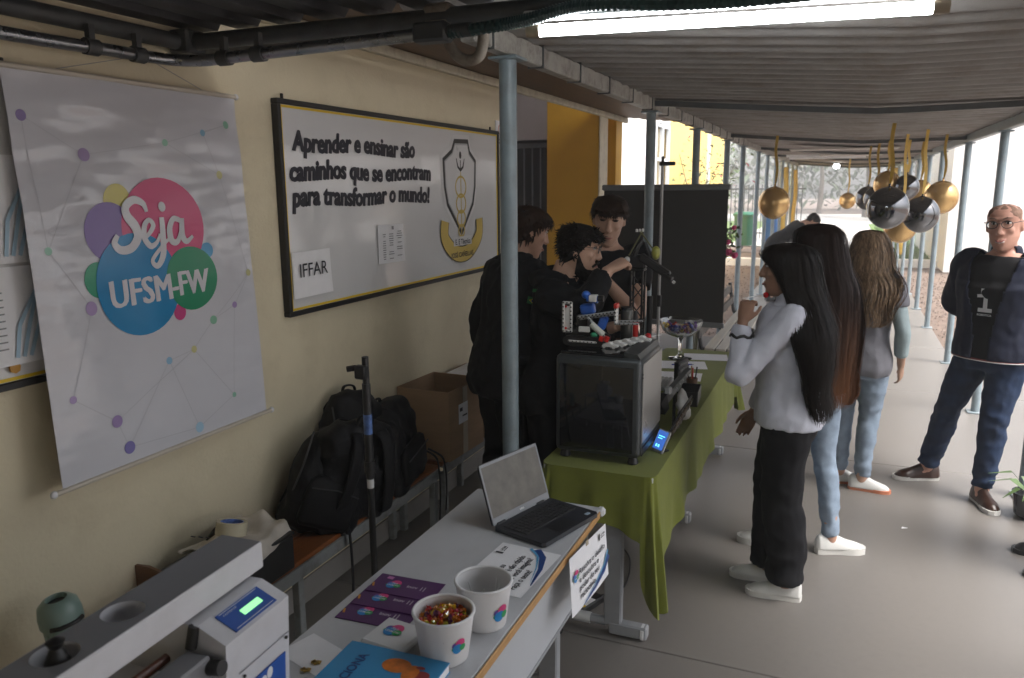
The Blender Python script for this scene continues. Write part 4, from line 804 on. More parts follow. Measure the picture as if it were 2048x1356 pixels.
# ================================================================ GREEN TABLE
TX0, TX1, TY0, TY1, TZ = -1.11, -.63, 2.97, 5.56, .742
gt = thing('long_table', 'long table under the green cloth with light grey T legs', 'table', ((TX0 + TX1) / 2, TY0, 0))
g = G(); g.box((0, (TY1 - TY0) / 2, .7275), (TX1 - TX0 - .01, TY1 - TY0 - .01, .024), .003); g.build('table_top', M_tabw, gt)
tframe(gt, .0 + .03, -.24, .19, .075); tframe(gt, 1.28, -.24, .15, .075); tframe(gt, 2.52, -.24, .16, .075)
M_cloth = mat('olive green cloth', (.150, .170, .020), .88, var=.08, vs=14, bump=.2, bs=420, sheen=.1)
def clothgeo():
    g = G(); nx, ny = 12, 50; X0, X1, Y0, Y1 = TX0 - .006, TX1 + .006, TY0 - .006, TY1 + .006; rc = .05
    per = []                       # perimeter of points (x, y, nx, ny, drop, tail)
    def side(ax, ay, bx, by, n, nxv, nyv, d0, d1, wav, k):
        for i in range(n):
            t = (i + .5) / n; per.append((ax + (bx - ax) * t, ay + (by - ay) * t, nxv, nyv, d0 + (d1 - d0) * t + wav * math.sin(t * k), 0, t * k, 0))
    def corner(cx, cy, a0, d0, d1, tail):
        for i in range(21):
            t = i / 20; a = a0 + PI / 2 * t; per.append((cx + rc * math.cos(a), cy + rc * math.sin(a), math.cos(a), math.sin(a), d0 + (d1 - d0) * t + tail * max(0, math.sin(PI * t)) ** .35, math.sin(PI * t), 0, math.cos(5 * PI * t)))
    corner(X0 + rc, Y0 + rc, PI, .20, .15, .15)
    side(X0 + rc, Y0, X1 - rc, Y0, 18, 0, -1, .15, .265, .008, 7)
    corner(X1 - rc, Y0 + rc, -PI / 2, .27, .36, .26)
    side(X1, Y0 + rc, X1, Y1 - rc, 64, 1, 0, .37, .30, .012, 19)
    corner(X1 - rc, Y1 - rc, 0, .30, .26, .13)
    side(X1 - rc, Y1, X0 + rc, Y1, 18, 0, 1, .26, .24, .01, 7)
    corner(X0 + rc, Y1 - rc, PI / 2, .24, .22, .15)
    side(X0, Y1 - rc, X0, Y0 + rc, 50, -1, 0, .2, .2, .01, 19)
    n = len(per); rows = []
    def pt(p, j, m):
        t = j / m; w = (.006 + .008 * math.sin(p[6] * 1.9 + 1.2) + .007 * (abs(math.sin(p[6] * 1.35)) ** 4) + .004 * math.sin(p[6] * 4.3)) * t ** 1.1
        o = w + p[5] * (.05 + .035 * p[7]) * t + .010 * t + .004 * math.sin(p[0] * 30 + p[1] * 21 + t * 3) * t
        return (p[0] + p[2] * o, p[1] + p[3] * o, TZ + .001 - .006 * (1 - (1 - min(1, t * 6)) ** 2) - p[4] * t)
    m = 14
    for j in range(m + 1): rows.append([pt(p, j, m) for p in per])
    g.loft(rows, caps=False)
    cx, cy = (X0 + X1) / 2, (Y0 + Y1) / 2                      # the top, from centre strips
    g.add([(p[0], p[1], TZ + .001) for p in per], [tuple(range(n))])
    return g
g = clothgeo(); cl = thing('tablecloth', 'olive green tablecloth draped over the long table with hanging corners', 'tablecloth', (0, 0, 0))
o = g.build('cloth', M_cloth, cl, 50); md = o.modifiers.new('t', 'SOLIDIFY'); md.thickness = .002; md.offset = 1
TT = TZ + .0035
# ---------------- 3D printer
M_pr = mat('dark grey printer frame', (.055, .062, .066), .35, metal=.4, var=.05); M_prg = mat('smoked glass', (.006, .007, .009), .06, var=0, spec=.6); M_prf = mat('light grey printer door', (.27, .26, .245), .3, var=.04, metal=.2)
pr = thing('desktop_printer_3d', 'boxy grey 3D printer with smoked glass side on the green table', 'printer', (-.90, 3.06, TT))
PW, PD, PH = .37, .40, .425; z0 = .032
for sx in (-1, 1):
    for sy in (.04, PD - .04): g = G(); g.lathe([(.020, 0), (.024, .004), (.020, .02), (.014, .036)], 16, T(sx * (PW / 2 - .035), sy, 0)); g.build('foot', M_black, pr, 40)
g = G(); g.box((0, PD / 2, z0 + PH / 2), (PW, PD, PH), .022, seg=3); g.build('frame', M_pr, pr, 40)
g = G(); g.box((-.004, -.0015, z0 + PH / 2 - .006), (PW - .052, .005, PH - .058), .012, seg=2); g.build('glass_side', M_prg, pr, 40)
g = G(); g.box((PW / 2 + .0015, PD / 2 + .012, z0 + PH / 2 + .02), (.005, PD - .045, PH - .085), .002); dr = g.build('front_door', M_prf, pr)
g = G(); g.box((PW / 2 + .001, PD / 2 + .01, z0 + .022), (.006, PD - .05, .034), .002); g.build('lower_band', M_black, pr)
for zz in (.36, .345): g = G(); g.box((PW / 2 + .003, .03, z0 + zz), (.004, .006, .006)); g.build('hinge', M_black, dr)
g = G(); g.box((-.02, PD / 2, z0 + PH + .006), (PW - .075, PD - .04, .014), .004); g.build('glass_lid', M_prg, pr)
g = G(); g.prism([(-.035, 0), (.035, 0), (.022, .02), (-.035, .026)], -PD / 2 + .02, PD / 2 - .02, frame((PW / 2 - .042, PD / 2, z0 + PH - .002), (1, 0, 0), (0, 0, 1), (0, -1, 0))); g.build('top_ridge', M_pr, pr)
g = G(); fittext(g, 'lab', 0, 0, .03, .014, frame((PW / 2 - .022, .25, z0 + PH + .020), (0, 1, 0), (-1, 0, 0), (0, 0, 1)), zo=.001); g.build('lettering', M_grey, pr)
PTZ = TT + z0 + PH + .0135
# ---------------- white printed cars on the printer
M_wpl = mat('white printed plastic', (.68, .68, .66), .5, var=.03)
def car(loc, rz, label):
    t = thing('toy_car', label, 'toy car', loc, rz, 'white toy cars lined up on the printer'); g = G(); prof = [(-.036, 0), (.036, 0), (.038, .008), (.030, .011), (.012, .013), (.004, .021), (-.014, .021), (-.022, .013), (-.036, .012)]
    g.prism(prof, -.0135, .0135, frame((0, 0, .005), (1, 0, 0), (0, 0, 1), (0, -1, 0))); me = remesh(g, .0022, 2); link(me, 'body', M_wpl, t, True)
    for sx in (-.022, .022):
        for sy in (-1, 1): g = G(); g.lathe([(.0075, -.002), (.0075, .002)], 12, T(sx, sy * .0140, .0075) @ RX(PI / 2)); g.build('wheel', M_wpl, t, 40)
wh = ['nearest of the row on the printer', 'second from the near end of the row on the printer', 'in the middle of the row on the printer', 'second from the far end of the row on the printer', 'farthest of the row on the printer']
for i in range(5): car((-.885 + .025 * i, 3.20 + .047 * i, PTZ), R(-8), 'small white printed toy car, ' + wh[i])
# ---------------- brick robot
M_bw = mat('white brick plastic', (.62, .62, .60), .3, var=.02); M_bb = mat('blue motor plastic', (.02, .10, .42), .3, var=.02); M_bg = mat('grey beam plastic', (.33, .34, .35), .35, var=.02); M_br = mat('red pin plastic', (.5, .02, .015), .3, var=.02)
rb2 = thing('brick_robot', 'tracked robot of white, blue and grey construction bricks on the printer', 'robot', (-1.0, 3.26, PTZ))
def beam(name, a, b, m, w=.012, holes=True, par=None):
    a = Vector(a); b = Vector(b); d = (b - a); L = d.length; d.normalize(); s = d.cross(Vector((0, 1, 0))); s = s.normalized() if s.length > .1 else Vector((1, 0, 0)); n = s.cross(d); K = frame(a, d, s, n)
    g = G(); n_ = max(2, int(L / .016)); g.box((L / 2, 0, 0), (L + w, w, w * .8), w * .35, M=K); o = g.build(name, m, par or rb2)
    if holes:
        g = G()
        for i in range(n_ + 1): g.lathe([(w * .3, -.0005), (w * .3, .0005)], 8, K @ T(L * i / n_, 0, -w * .4 - .0003)); g.lathe([(w * .3, -.0005), (w * .3, .0005)], 8, K @ T(L * i / n_, 0, w * .4 + .0003))
        g.build('pin_holes', M_black, o)
for sy in (-.06, .05):
    g = G(); rr = .021; pts = [(-.075 + rr * math.cos(a), rr + rr * math.sin(a)) for a in [PI / 2 + PI * i / 8 for i in range(9)]] + [(.065 + rr * math.cos(a), rr + rr * math.sin(a)) for a in [-PI / 2 + PI * i / 8 for i in range(9)]]
    g.prism(pts, -.012, .012, frame((0, sy, .001), (1, 0, 0), (0, 0, 1), (0, -1, 0))); g.build('track', M_black, rb2); beam('track_beam', (-.065, sy - .016, .022), (.055, sy - .016, .022), M_bw, .010)
g = G(); g.box((-.02, 0, .055), (.15, .09, .03), .004); g.build('chassis', M_black, rb2)
# white side frame
for a, b in (((-.10, -.05, .06), (-.10, -.05, .185)), ((-.065, -.05, .06), (-.065, -.05, .185)), ((-.10, -.05, .185), (-.065, -.05, .185)), ((-.10, -.05, .06), (-.065, -.05, .06))): beam('frame_beam', a, b, M_bw, .013)
g = G(); g.box((-.0825, -.046, .12), (.03, .008, .10), .002); g.build('frame_plate', M_bw, rb2)
for z in (.075, .17): g = G(); g.lathe([(.005, 0), (.005, .004)], 10, T(-.085, -.06, z) @ RX(PI / 2)); g.build('red_pin', M_br, rb2)
g = G(); g.box((-.02, .0, .10), (.06, .06, .06), .006); g.build('hub_block', M_black, rb2)
g = G(); g.box((.02, .02, .150), (.065, .045, .05), .012, M=RY(-.2), seg=2); g.build('motor', M_bb, rb2); g = G(); g.box((.035, -.01, .115), (.035, .04, .06), .010, M=RY(.3), seg=2); g.build('motor', M_bb, rb2)
g = G(); g.tube([(-.005, -.01, .205), (.045, -.01, .20)], .017, 16); g.ell((-.01, -.01, .218), (.02, .018, .018), 14); g.build('top_motor', M_bb, rb2, 50); g = G(); g.box((.025, -.012, .205), (.035, .038, .03), .004); g.build('top_block', M_bw, rb2); g = G(); g.tube([(.045, -.012, .205), (.07, -.012, .205)], .014, 12); g.build('top_cap', M_black, rb2, 40)
beam('arm_beam', (-.03, -.052, .125), (.13, -.052, .155), M_bg, .013); beam('arm_beam', (-.03, -.03, .115), (.13, -.03, .145), M_bg, .013); beam('strut', (.01, -.055, .13), (.085, -.055, .05), M_bg, .012)
beam('lift_beam', (.135, -.052, .105), (.135, -.052, .185), M_bw, .012); beam('lift_beam', (.135, -.030, .105), (.135, -.03, .185), M_bw, .012); beam('fork', (.135, -.052, .105), (.23, -.052, .11), M_bg, .010); beam('fork', (.135, -.020, .110), (.24, -.02, .118), M_bg, .010)
g = G(); g.box((.135, -.041, .182), (.016, .036, .022), .003); g.build('red_block', M_br, rb2)
g = G(); g.tube([(.03, -.06, .10), (.085, -.06, .055)], .014, 14); g.build('clear_cylinder', mat('cloudy plastic', (.5, .52, .46), .25), rb2, 40); g = G(); g.ell((.045, -.055, .052), (.02, .015, .012), 12); g.build('green_piece', mat('green plastic', (.02, .25, .12), .35), rb2, True)
for x in (.075, .098): g = G(); g.tube([(x, -.07, .03), (x + .008, -.07, .05)], .011, 12); g.build('red_connector', M_br, rb2, 40)
g = G(); g.box((.0, -.065, .075), (.05, .012, .025), .003); g.build('white_plate', M_bw, rb2)
# dark canister behind the robot
t = thing('canister', 'grey metal canister standing behind the brick robot', 'canister', (-.865, 3.40, PTZ)); g = G(); g.lathe([(.026, 0), (.028, .004), (.028, .13), (.024, .138)], 22); g.build('body', mat('gunmetal', (.07, .07, .065), .3, metal=.6), t, 40); g = G(); g.lathe([(.026, .138), (.026, .15), (.01, .153)], 22); g.build('cap', M_black, t, 40)
# ---------------- lattice tower with crane arm
tw = thing('lattice_tower', 'tall black lattice tower carrying an articulated arm on the table', 'tower', (-.905, 3.76, TT))
for sx in (-1, 1):
    for sy in (-1, 1): g = G(); g.box((sx * .028, sy * .028, .375), (.009, .009, .75)); g.build('upright', M_black, tw)
for k in range(10):
    for ax in range(4):
        zb = .01 + k * .073; c = [(-.028, -.028), (.028, -.028), (.028, .028), (-.028, .028)]; a, b = c[ax], c[(ax + 1) % 4]
        if k % 2: a, b = b, a
        g = G(); g.tube([(a[0], a[1], zb), (b[0], b[1], zb + .073)], .0032, 5); g.build('brace', M_black, tw)
for z in (0.006, .25, .5, .752): g = G(); g.box((0, 0, z), (.072, .072, .010), .002); g.build('plate', M_black, tw)
g = G(); g.tube([(.055, .03, 0), (.055, .03, .62)], .014, 12); g.build('side_column', M_black, tw, 40)
g = G(); g.box((0, 0, .79), (.08, .06, .07), .01); g.build('shoulder_motor', M_black, tw); g = G(); g.tube([(-.02, -.02, .80), (.0, -.01, .87), (.02, 0, .895)], .012, 10); g.tube([(.03, .0, .885), (.06, -.01, .82)], .010, 10); g.build('upper_link', M_black, tw, 40)
g = G(); g.box((.075, -.02, .765), (.15, .045, .04), .008, M=T(0, 0, 0)); me = g.mesh('x'); g2 = G(); g2.box((.0, 0, 0), (.17, .045, .038), .008, M=T(.085, -.02, .775) @ RY(R(32))); g2.build('forearm', M_black, tw); g = G(); g.box((.0, 0, 0), (.05, .06, .018), .004, M=T(.15, -.02, .725) @ RY(R(32))); g.build('gripper', M_black, tw); g = G(); g.lathe([(.008, 0), (.008, .012)], 10, T(.175, -.02, .695) @ RY(R(40))); g.build('tip', M_bw, tw)
for p0, p1 in (((-.045, -.01, .82), (.01, .01, .93)), ((.01, .01, .93), (.08, 0, .84)), ((.012, .02, .935), (.012, -.03, .935))): g = G(); g.tube([p0, p1], .0035, 6); g.build('linkage_rod', mat('olive rod', (.12, .12, .04), .5), tw)
for y in (-.02, 0, .02): g = G(); g.lathe([(.006, 0), (.006, .012), (.002, .015)], 8, T(.004 + y * .5, y, .935)); g.build('bolt', M_bw, tw)
g = G(); g.ell((.085, .0, .835), (.022, .025, .034), 12, mi=0); g.build('yellow_motor', mat('yellow-green plastic', (.32, .32, .06), .35, var=.1), tw, True)
g = G(); g.ell((-.05, -.02, .80), (.016, .016, .016), 10); g.build('joint', M_wpl, tw, True)
t = thing('red_marker', 'upright red marker with black cap between tower and printer', 'marker', (-.865, 3.56, TT)); g = G(); g.tube([(0, 0, 0), (0, 0, .55)], .013, 12); g.build('stand_tube', M_black, t, 40); g = G(); g.tube([(0, 0, .44), (0, 0, .535)], .0155, 14); g.build('red_barrel', M_br, t, 40); g = G(); g.lathe([(.0145, .535), (.010, .57), (.006, .58)], 12); g.build('cap', M_black, t, 40)
t = thing('lollipop', 'red round lollipop lying at the edge of the printer top', 'lollipop', (-.775, 3.44, PTZ + .009)); g = G(); g.ell((0, 0, .006), (.016, .016, .016), 14); g.build('sweet', mat('red candy', (.45, .01, .015), .15), t, True); g = G(); g.tube([(.012, .005, .006), (.055, .03, .012)], .0016, 6); g.build('stick', M_cup, t)
# ---------------- displays along the right edge of the table
t = thing('touch_screen', 'small silver tilted touch screen glowing blue before the printer', 'screen', (-.688, 3.285, TT), R(-38)); K = RX(R(-28))
g = G(); g.box((0, 0, .05), (.075, .012, .105), .004, M=K); g.build('case', mat('silver plastic', (.35, .36, .37), .3, metal=.4), t); g = G(); g.box((0, -.0066, .054), (.062, .001, .085), M=K); s_ = g.build('display', mat('blue lit screen', (.01, .02, .05), .15, var=0, emit=(.02, .06, .22), es=.8), t)
g = G(); g.box((-.012, -.0078, .028), (.008, .0006, .012), M=K); g.box((.003, -.0078, .028), (.008, .0006, .012), M=K); g.box((0, -.0078, .072), (.04, .0006, .003), M=K); g.box((-.006, -.0078, .062), (.028, .0006, .003), M=K); g.build('icons', mat('bright icons', (.05, .3, .5), .3, var=0, emit=(.1, .5, .9), es=1.2), s_); g = G(); g.box((0, .025, .004), (.05, .05, .006), .002); g.build('base', M_black, t)
pt_ = thing('relief_plate', 'dark brown relief plate with bumpy printed pattern leaning on its stand', 'plate', (-.685, 3.46, TT), R(-90)); K = RX(R(-24)); rnd = random.Random(6)
# local x runs along the table's length (-Y), normal faces +X and up
g = G(); g.box((-.12, 0, .085), (.30, .008, .165), .002, M=K); g.build('backing', M_black, pt_); Mbz = mat('bronze print', (.10, .075, .05), .4, metal=.5, var=.3, vs=50)
qm = G(); qm.box((0, 0, 0), (.026, .010, .016), .003); qm = qm.mesh('relief_piece'); qm.materials.append(Mbz)
for i in range(9):
    for j in range(7):
        o = bpy.data.objects.new('relief_piece', qm); COL.objects.link(o); o.parent = pt_; p = K @ Vector((-.255 + i * .0335 + rnd.uniform(-.004, .004), .009 + rnd.uniform(0, .004), .018 + j * .022)); o.location = p; o.rotation_euler = (R(-24), rnd.uniform(-.5, .5), 0); o.scale = (rnd.uniform(.6, 1.1), 1, rnd.uniform(.6, 1.2))
t = thing('grey_blaster_print', 'long grey printed model with black stock resting on the relief plate', 'printed model', (-.715, 3.52, TT + .155), R(82))
g = G(); g.prism([(-.02, -.02), (.10, .012), (.36, .075), (.36, .098), (.08, .05), (.0, .045), (-.035, .02)], -.014, .014, frame((0, 0, 0), (1, 0, 0), (0, 0, 1), (0, -1, 0))); g.build('barrel', mat('grey print', (.13, .13, .128), .45, var=.1), t); g = G(); g.prism([(-.075, .02), (-.02, -.045), (.04, -.03), (.0, .05)], -.018, .018, frame((0, 0, 0), (1, 0, 0), (0, 0, 1), (0, -1, 0))); g.build('stock', M_black, t)
g = G(); g.box((.02, -.017, .062), (.035, .03, .035), .006); g.build('sight', M_bg, t)
for k in range(4): g = G(); g.lathe([(.006, 0), (.006, .004)], 10, T(.14 + .045 * k, -.0145, .045 + .011 * k) @ RX(PI / 2)); g.build('bolt', M_bg, t)
g = G(); g.tube([(.16, .0, .035), (.16, .0, -.15)], .008, 8); g.build('prop', M_black, t)
t = thing('white_model', 'white crumpled printed shell model with dark lines beside the grey model', 'printed model', (-.668, 3.85, TT)); g = G(); g.loft([rring(.05 * a, .15 * b, z, 16, 2.4, cx=-.02 * z * 8) for z, a, b in ((0, .8, .7), (.03, 1.1, 1), (.08, .9, .95), (.13, .7, .6), (.15, .2, .2))]); me = remesh(g, .006, 1, lambda p, n_: .010 * noise.noise(p * 32)); link(me, 'shell', M_wpl, t, True)
for k in range(4): g = G(); g.tube([(.024, -.04 + .02 * k, .08), (.020, -.03 + .02 * k, .105)], .003, 6); g.build('dark_line', M_black, t)
t = thing('parts_tray', 'open black tray near the right edge of the green table', 'tray', (-.705, 4.16, TT), R(4)); 
for c, s in (((0, 0, .003), (.11, .20, .006)), ((.053, 0, .04), (.005, .20, .075)), ((-.053, 0, .04), (.005, .20, .075)), ((0, .098, .04), (.10, .005, .075)), ((0, -.098, .04), (.10, .005, .075))): g = G(); g.box(c, s, .001); g.build('side', M_black, t)
t = thing('ribbed_block', 'upright black ribbed block on the green table', 'block', (-.80, 4.42, TT), R(-10)); g = G(); g.box((0, 0, .085), (.028, .15, .17), .002); g.build('core', M_black, t)
for k in range(5): g = G(); g.box((.017, 0, .03 + k * .031), (.010, .148, .012), .002); g.build('rib', mat('dark grey rib', (.06, .06, .062), .4), t)
t = thing('keypad', 'grey keypad lying on the green table behind the printer', 'keypad', (-.925, 4.45, TT), R(3)); g = G(); g.box((0, 0, .012), (.13, .24, .024), .004); g.build('base', M_bg, t)
qm = G(); qm.box((0, 0, 0), (.019, .019, .008), .003); qm = qm.mesh('key'); qm.materials.append(mat('pale key', (.42, .42, .41), .45))
for i in range(5):
    for j in range(9): o = bpy.data.objects.new('key', qm); COL.objects.link(o); o.parent = t; o.location = (-.048 + i * .024, -.1 + j * .025, .027)
t = thing('pen_cup', 'small wooden pen cup with pens beside the black tray', 'pen cup', (-.735, 4.42, TT)); g = G(); g.lathe([(.03, 0), (.032, .07), (.029, .07), (.027, .005), (.002, .004)], 20); g.build('cup', mat('brown cup', (.12, .06, .03), .5), t, 40)
for k, (a, c) in enumerate(((.3, M_black), (1.9, M_edge), (3.6, M_black), (5, M_br))): g = G(); g.tube([(.012 * math.cos(a), .012 * math.sin(a), .006), (.026 * math.cos(a), .026 * math.sin(a), .135)], .004, 8); g.build('pen', c, t)
def flat(name, lab, x, y, w, d, rz, z=0, m=None, cat='paper'):
    g = G(); g.box((0, 0, .0006), (w, d, .0012)); o = tag(g.build(name, m or M_paper, loc=(x, y, TT + z), rot=(0, 0, rz)), lab, cat); return o
flat('paper_sheet', 'white paper under the glass bowl at the far end of the green table', -.80, 5.33, .29, .20, R(10)); flat('paper_sheet', 'white paper with a pen on it, middle of the green table', -.90, 5.03, .30, .22, R(14), .0014); flat('paper_sheet', 'pale paper half under the keypad on the green table', -.86, 4.72, .26, .21, R(6)); 
t = thing('pen', 'blue ballpoint pen on the white paper', 'pen', (-.90, 5.02, TT + .007), R(20)); g = G(); g.tube([(-.07, 0, 0), (.06, 0, 0)], .004, 8); g.build('barrel', mat('blue pen', (.02, .04, .3), .3), t, 40); g = G(); g.tube([(.06, 0, 0), (.075, 0, 0)], [.004, .001], 8); g.build('tip', M_galv, t)
# glass compote with candies
M_clear = mat('clear glass', (.95, .97, .97), .03, var=0, trans=1)
t = thing('glass_compote', 'footed clear glass bowl at the far end of the green table', 'bowl', (-.955, 5.22, TT + .0015))
g = G(); g.lathe([(.001, .0), (.078, .0), (.080, .004), (.03, .014), (.014, .03), (.012, .12), (.022, .145), (.08, .165), (.125, .20), (.148, .265), (.144, .265), (.121, .204), (.078, .170), (.02, .152), (.001, .150)], 36); g.build('glass', M_clear, t, 40)
rnd = random.Random(9); cc2 = [mat('foil candy ' + str(i), c, .3, metal=.3, var=.1) for i, c in enumerate(((.05, .06, .30), (.35, .03, .02), (.5, .5, .52), (.5, .33, .02), (.16, .05, .03), (.10, .03, .22)))]
qms = []
for i in range(6): q = G(); q.ell((0, 0, 0), (.020, .013, .012), 8); q.box((.026, 0, 0), (.014, .02, .0015)); q.box((-.026, 0, 0), (.014, .02, .0015)); q = q.mesh('candy'); q.materials.append(cc2[i]); qms.append(q)
for i in range(46):
    a = rnd.random() * 6.28; r = .10 * math.sqrt(rnd.random()); z = .185 + .04 * (r / .1) ** 2 * .6 + .035 * rnd.random(); o = bpy.data.objects.new('wrapped_candy', qms[i % 6]); COL.objects.link(o); o.location = (-.955 + r * math.cos(a), 5.22 + r * math.sin(a), TT + z); o.rotation_euler = (rnd.random() * 3, rnd.random(), rnd.random() * 6); tag(o, 'foil wrapped candy in the footed glass bowl', 'candy', 'candies in the glass bowl')
# power adapter and cords under the table
t = thing('power_adapter', 'black power brick with yellow label on the floor under the tables', 'adapter', (-.965, 3.17, 0), R(-20)); g = G(); g.box((0, 0, .018), (.075, .17, .036), .006); g.build('brick', M_black, t); g = G(); g.box((.005, -.01, .0365), (.05, .07, .001)); g.build('label', M_paper, t); g = G(); g.box((.005, -.055, .0365), (.05, .018, .001)); g.build('yellow_label', M_ylw, t)
for i, (pts, lab) in enumerate((([(-.93, 3.25, .02), (-.85, 3.4, .008), (-.9, 3.7, .008), (-1.05, 3.9, .008)], 'thin black cord running from the power brick along the floor'), ([(-.99, 3.09, .02), (-1.05, 3.0, .008), (-1.0, 2.92, .008), (-1.08, 2.85, .008), (-1.15, 2.9, .008)], 'coiled black cord end beside the power brick'))):
    g = G(); g.tube(catmull(pts, 8), .0045, 6); tag(g.build('black_cable', M_black), lab, 'cable')
# ================================================================ FARTHER THINGS
# roll-up screen with its stand, seen from behind
M_scr = mat('black screen backing', (.034, .032, .030), .7, var=.12, vs=4)
sc_ = thing('projection_screen', 'black backed roll-up projection screen standing beside the walkway', 'screen', (-1.265, 6.05, 0))
g = G(); g.grid(lambda a, b: (-.475 + .95 * a, .012 * math.sin(a * 3) * (1 - b), .86 + 1.01 * b), 14, 14); g.grid(lambda a, b: (-.475 + .95 * a, -.003 + .012 * math.sin(a * 3) * (1 - b), .86 + 1.01 * b), 14, 14); g.build('fabric', M_scr, sc_, True)
g = G(); g.box((0, 0, 1.885), (.98, .045, .045), .008); g.build('top_case', mat('grey screen case', (.16, .165, .17), .4), sc_); g = G(); g.box((0, -.002, .845), (.97, .03, .04), .006); g.build('bottom_bar', MATS['grey screen case'], sc_)
g = G(); g.tube([(-.01, -.05, .25), (-.01, -.05, 2.06)], .012, 12); g.build('stand_pole', mat('satin aluminium', (.35, .35, .35), .35, metal=.7), sc_, 40); g = G(); g.box((.025, -.05, 2.06), (.12, .03, .03), .006); g.box((-.01, -.05, 2.09), (.02, .02, .05), .004); g.build('hook_handle', M_black, sc_)
g = G(); g.box((-.01, -.05, 1.02), (.035, .035, .09), .006); g.build('slide_clamp', M_black, sc_)
for k in range(3): a = 2 * PI * k / 3 + .6; g = G(); g.tube([(-.01, -.05, .42), (-.01 + .34 * math.cos(a), -.05 + .34 * math.sin(a), .012)], .010, 8); g.build('leg', M_black, sc_, 40)
# pew along the posts
M_seat = mat('pale worn bench slats', (.36, .33, .28), .5, var=.15, stretch=(10, .6, 10)); pw = thing('slatted_bench', 'dark metal bench with pale slatted seat along the walkway posts', 'bench', (-.93, 7.05, 0))
for k in range(3): g = G(); g.box((-.10 + .10 * k, 1.2, .445), (.085, 2.4, .022), .004); g.build('seat_slat', M_seat, pw)
for k in range(2): g = G(); g.box((-.20 - .03 * k, 1.2, .58 + .13 * k), (.022, 2.4, .09), .004, M=I4()); g.build('back_slat', mat('dark bench slats', (.03, .026, .022), .5), pw)
for yy in (.06, 1.2, 2.34):
    g = G(); g.tube(catmull([(.16, yy, .0), (.17, yy, .25), (.17, yy, .42), (.05, yy, .43), (-.15, yy, .43), (-.19, yy, .5), (-.235, yy, .78)], 5), .020, 8); g.tube([(-.15, yy, .43), (-.17, yy, 0)], .020, 8); g.build('end_frame', M_black, pw, 40)
# rose bush
M_leaf = mat('rose leaves', (.055, .10, .025), .55, var=.3, vs=30); M_rose = mat('pink rose petals', (.55, .045, .16), .5, var=.2, vs=40); M_stem = mat('green brown stem', (.07, .075, .03), .7)
def leafmesh(s, fold=.25):
    g = G(); P = [(0, 0, 0), (.3, .18, fold * .1), (.65, .2, fold * .1), (1, 0, -.1), (.65, -.2, fold * .1), (.3, -.18, fold * .1), (.5, 0, -.02)]
    g.add([tuple(c * s for c in p) for p in P], [(0, 6, 1), (1, 6, 2), (2, 6, 3), (3, 6, 4), (4, 6, 5), (5, 6, 0)]); return g
def leaves(g, pts, s0, s1, rnd, mi=0, n=1):
    for p in pts:
        for _ in range(n):
            s = rnd.uniform(s0, s1); L = leafmesh(s); K = T(*p) @ RZ(rnd.random() * 6.28) @ RY(rnd.uniform(-.9, .9)) @ RX(rnd.uniform(-.8, .8)); g.add(L.v, L.f, K, mi)
rs_ = thing('rose_bush', 'climbing rose with pink blooms beside the dark screen', 'plant', (-1.30, 7.75, -.1)); rnd = random.Random(13); tips = []
for k in range(7):
    a = rnd.random() * 6.28; tx, ty = .06 * math.cos(a), .06 * math.sin(a); h = rnd.uniform(1.25, 1.66); dx, dy = rnd.uniform(.05, .36), rnd.uniform(-.2, .2)
    pts = catmull([(tx, ty, 0), (tx + dx * .2, ty + dy * .2, h * .5), (tx + dx * .6, ty + dy * .6, h * .85), (tx + dx, ty + dy, h)], 6); g = G(); g.tube(pts, [.008 - .005 * i / len(pts) for i in range(len(pts))], 6); g.build('stem', M_stem, rs_); tips += pts[int(len(pts) * .62):]
g = G(); leaves(g, [(p[0] + rnd.uniform(-.09, .09), p[1] + rnd.uniform(-.09, .09), p[2] + rnd.uniform(-.07, .07)) for p in tips for _ in range(7)], .04, .075, rnd); o = g.build('foliage', M_leaf, rs_); o['kind'] = 'stuff'
def rose(p, r):
    g = G()
    for k in range(14):
        a = k * 2.4; q = k / 14; K = T(*p) @ RZ(a) @ RY(R(80 - 62 * q)); g.grid(lambda u, v: ((v) * r * (1.1 - .5 * q), (u - .5) * r * 1.2 * (1 - .5 * q) * math.sin(PI * (.25 + .7 * v)), .25 * r * math.sin(PI * v) - .3 * r * (u - .5) ** 2), 4, 4, K)
    g.build('bloom', M_rose, rs_, True)
for p, r in (((.32, -.08, 1.40), .06), ((.38, -.10, 1.37), .055), ((.30, .02, 1.48), .045), ((.36, -.05, 1.62), .04), ((.20, -.1, 1.36), .04)): rose(p, r)
# wheelie bins
def bin_(loc, m, label):
    t = thing('wheelie_bin', label, 'bin', loc, R(-20)); g = G(); g.loft([rring(.44, .44, .06, 20, 5), rring(.56, .58, .95, 20, 5)]); g.build('body', m, t, 30); g = G(); g.loft([rring(.62, .66, .95, 20, 5), rring(.62, .66, 1.0, 20, 5), rring(.5, .55, 1.06, 20, 4)]); g.build('lid', m, t, 30); g = G(); g.tube([(-.22, .33, .93), (.22, .33, .93)], .016, 8); g.build('handle', m, t)
    for sx in (-.2, .2): g = G(); g.lathe([(.09, -.025), (.09, .025)], 16, T(sx, .2, .0) @ RY(PI / 2)); g.build('wheel', M_black, t, 40)
bin_((-2.72, 24.9, .03), mat('green bin plastic', (.01, .13, .08), .4), 'dark green wheelie bin beyond the left posts'); bin_((-2.0, 25.8, .03), mat('blue bin plastic', (.02, .13, .40), .4), 'blue wheelie bin beside the green one beyond the left posts')
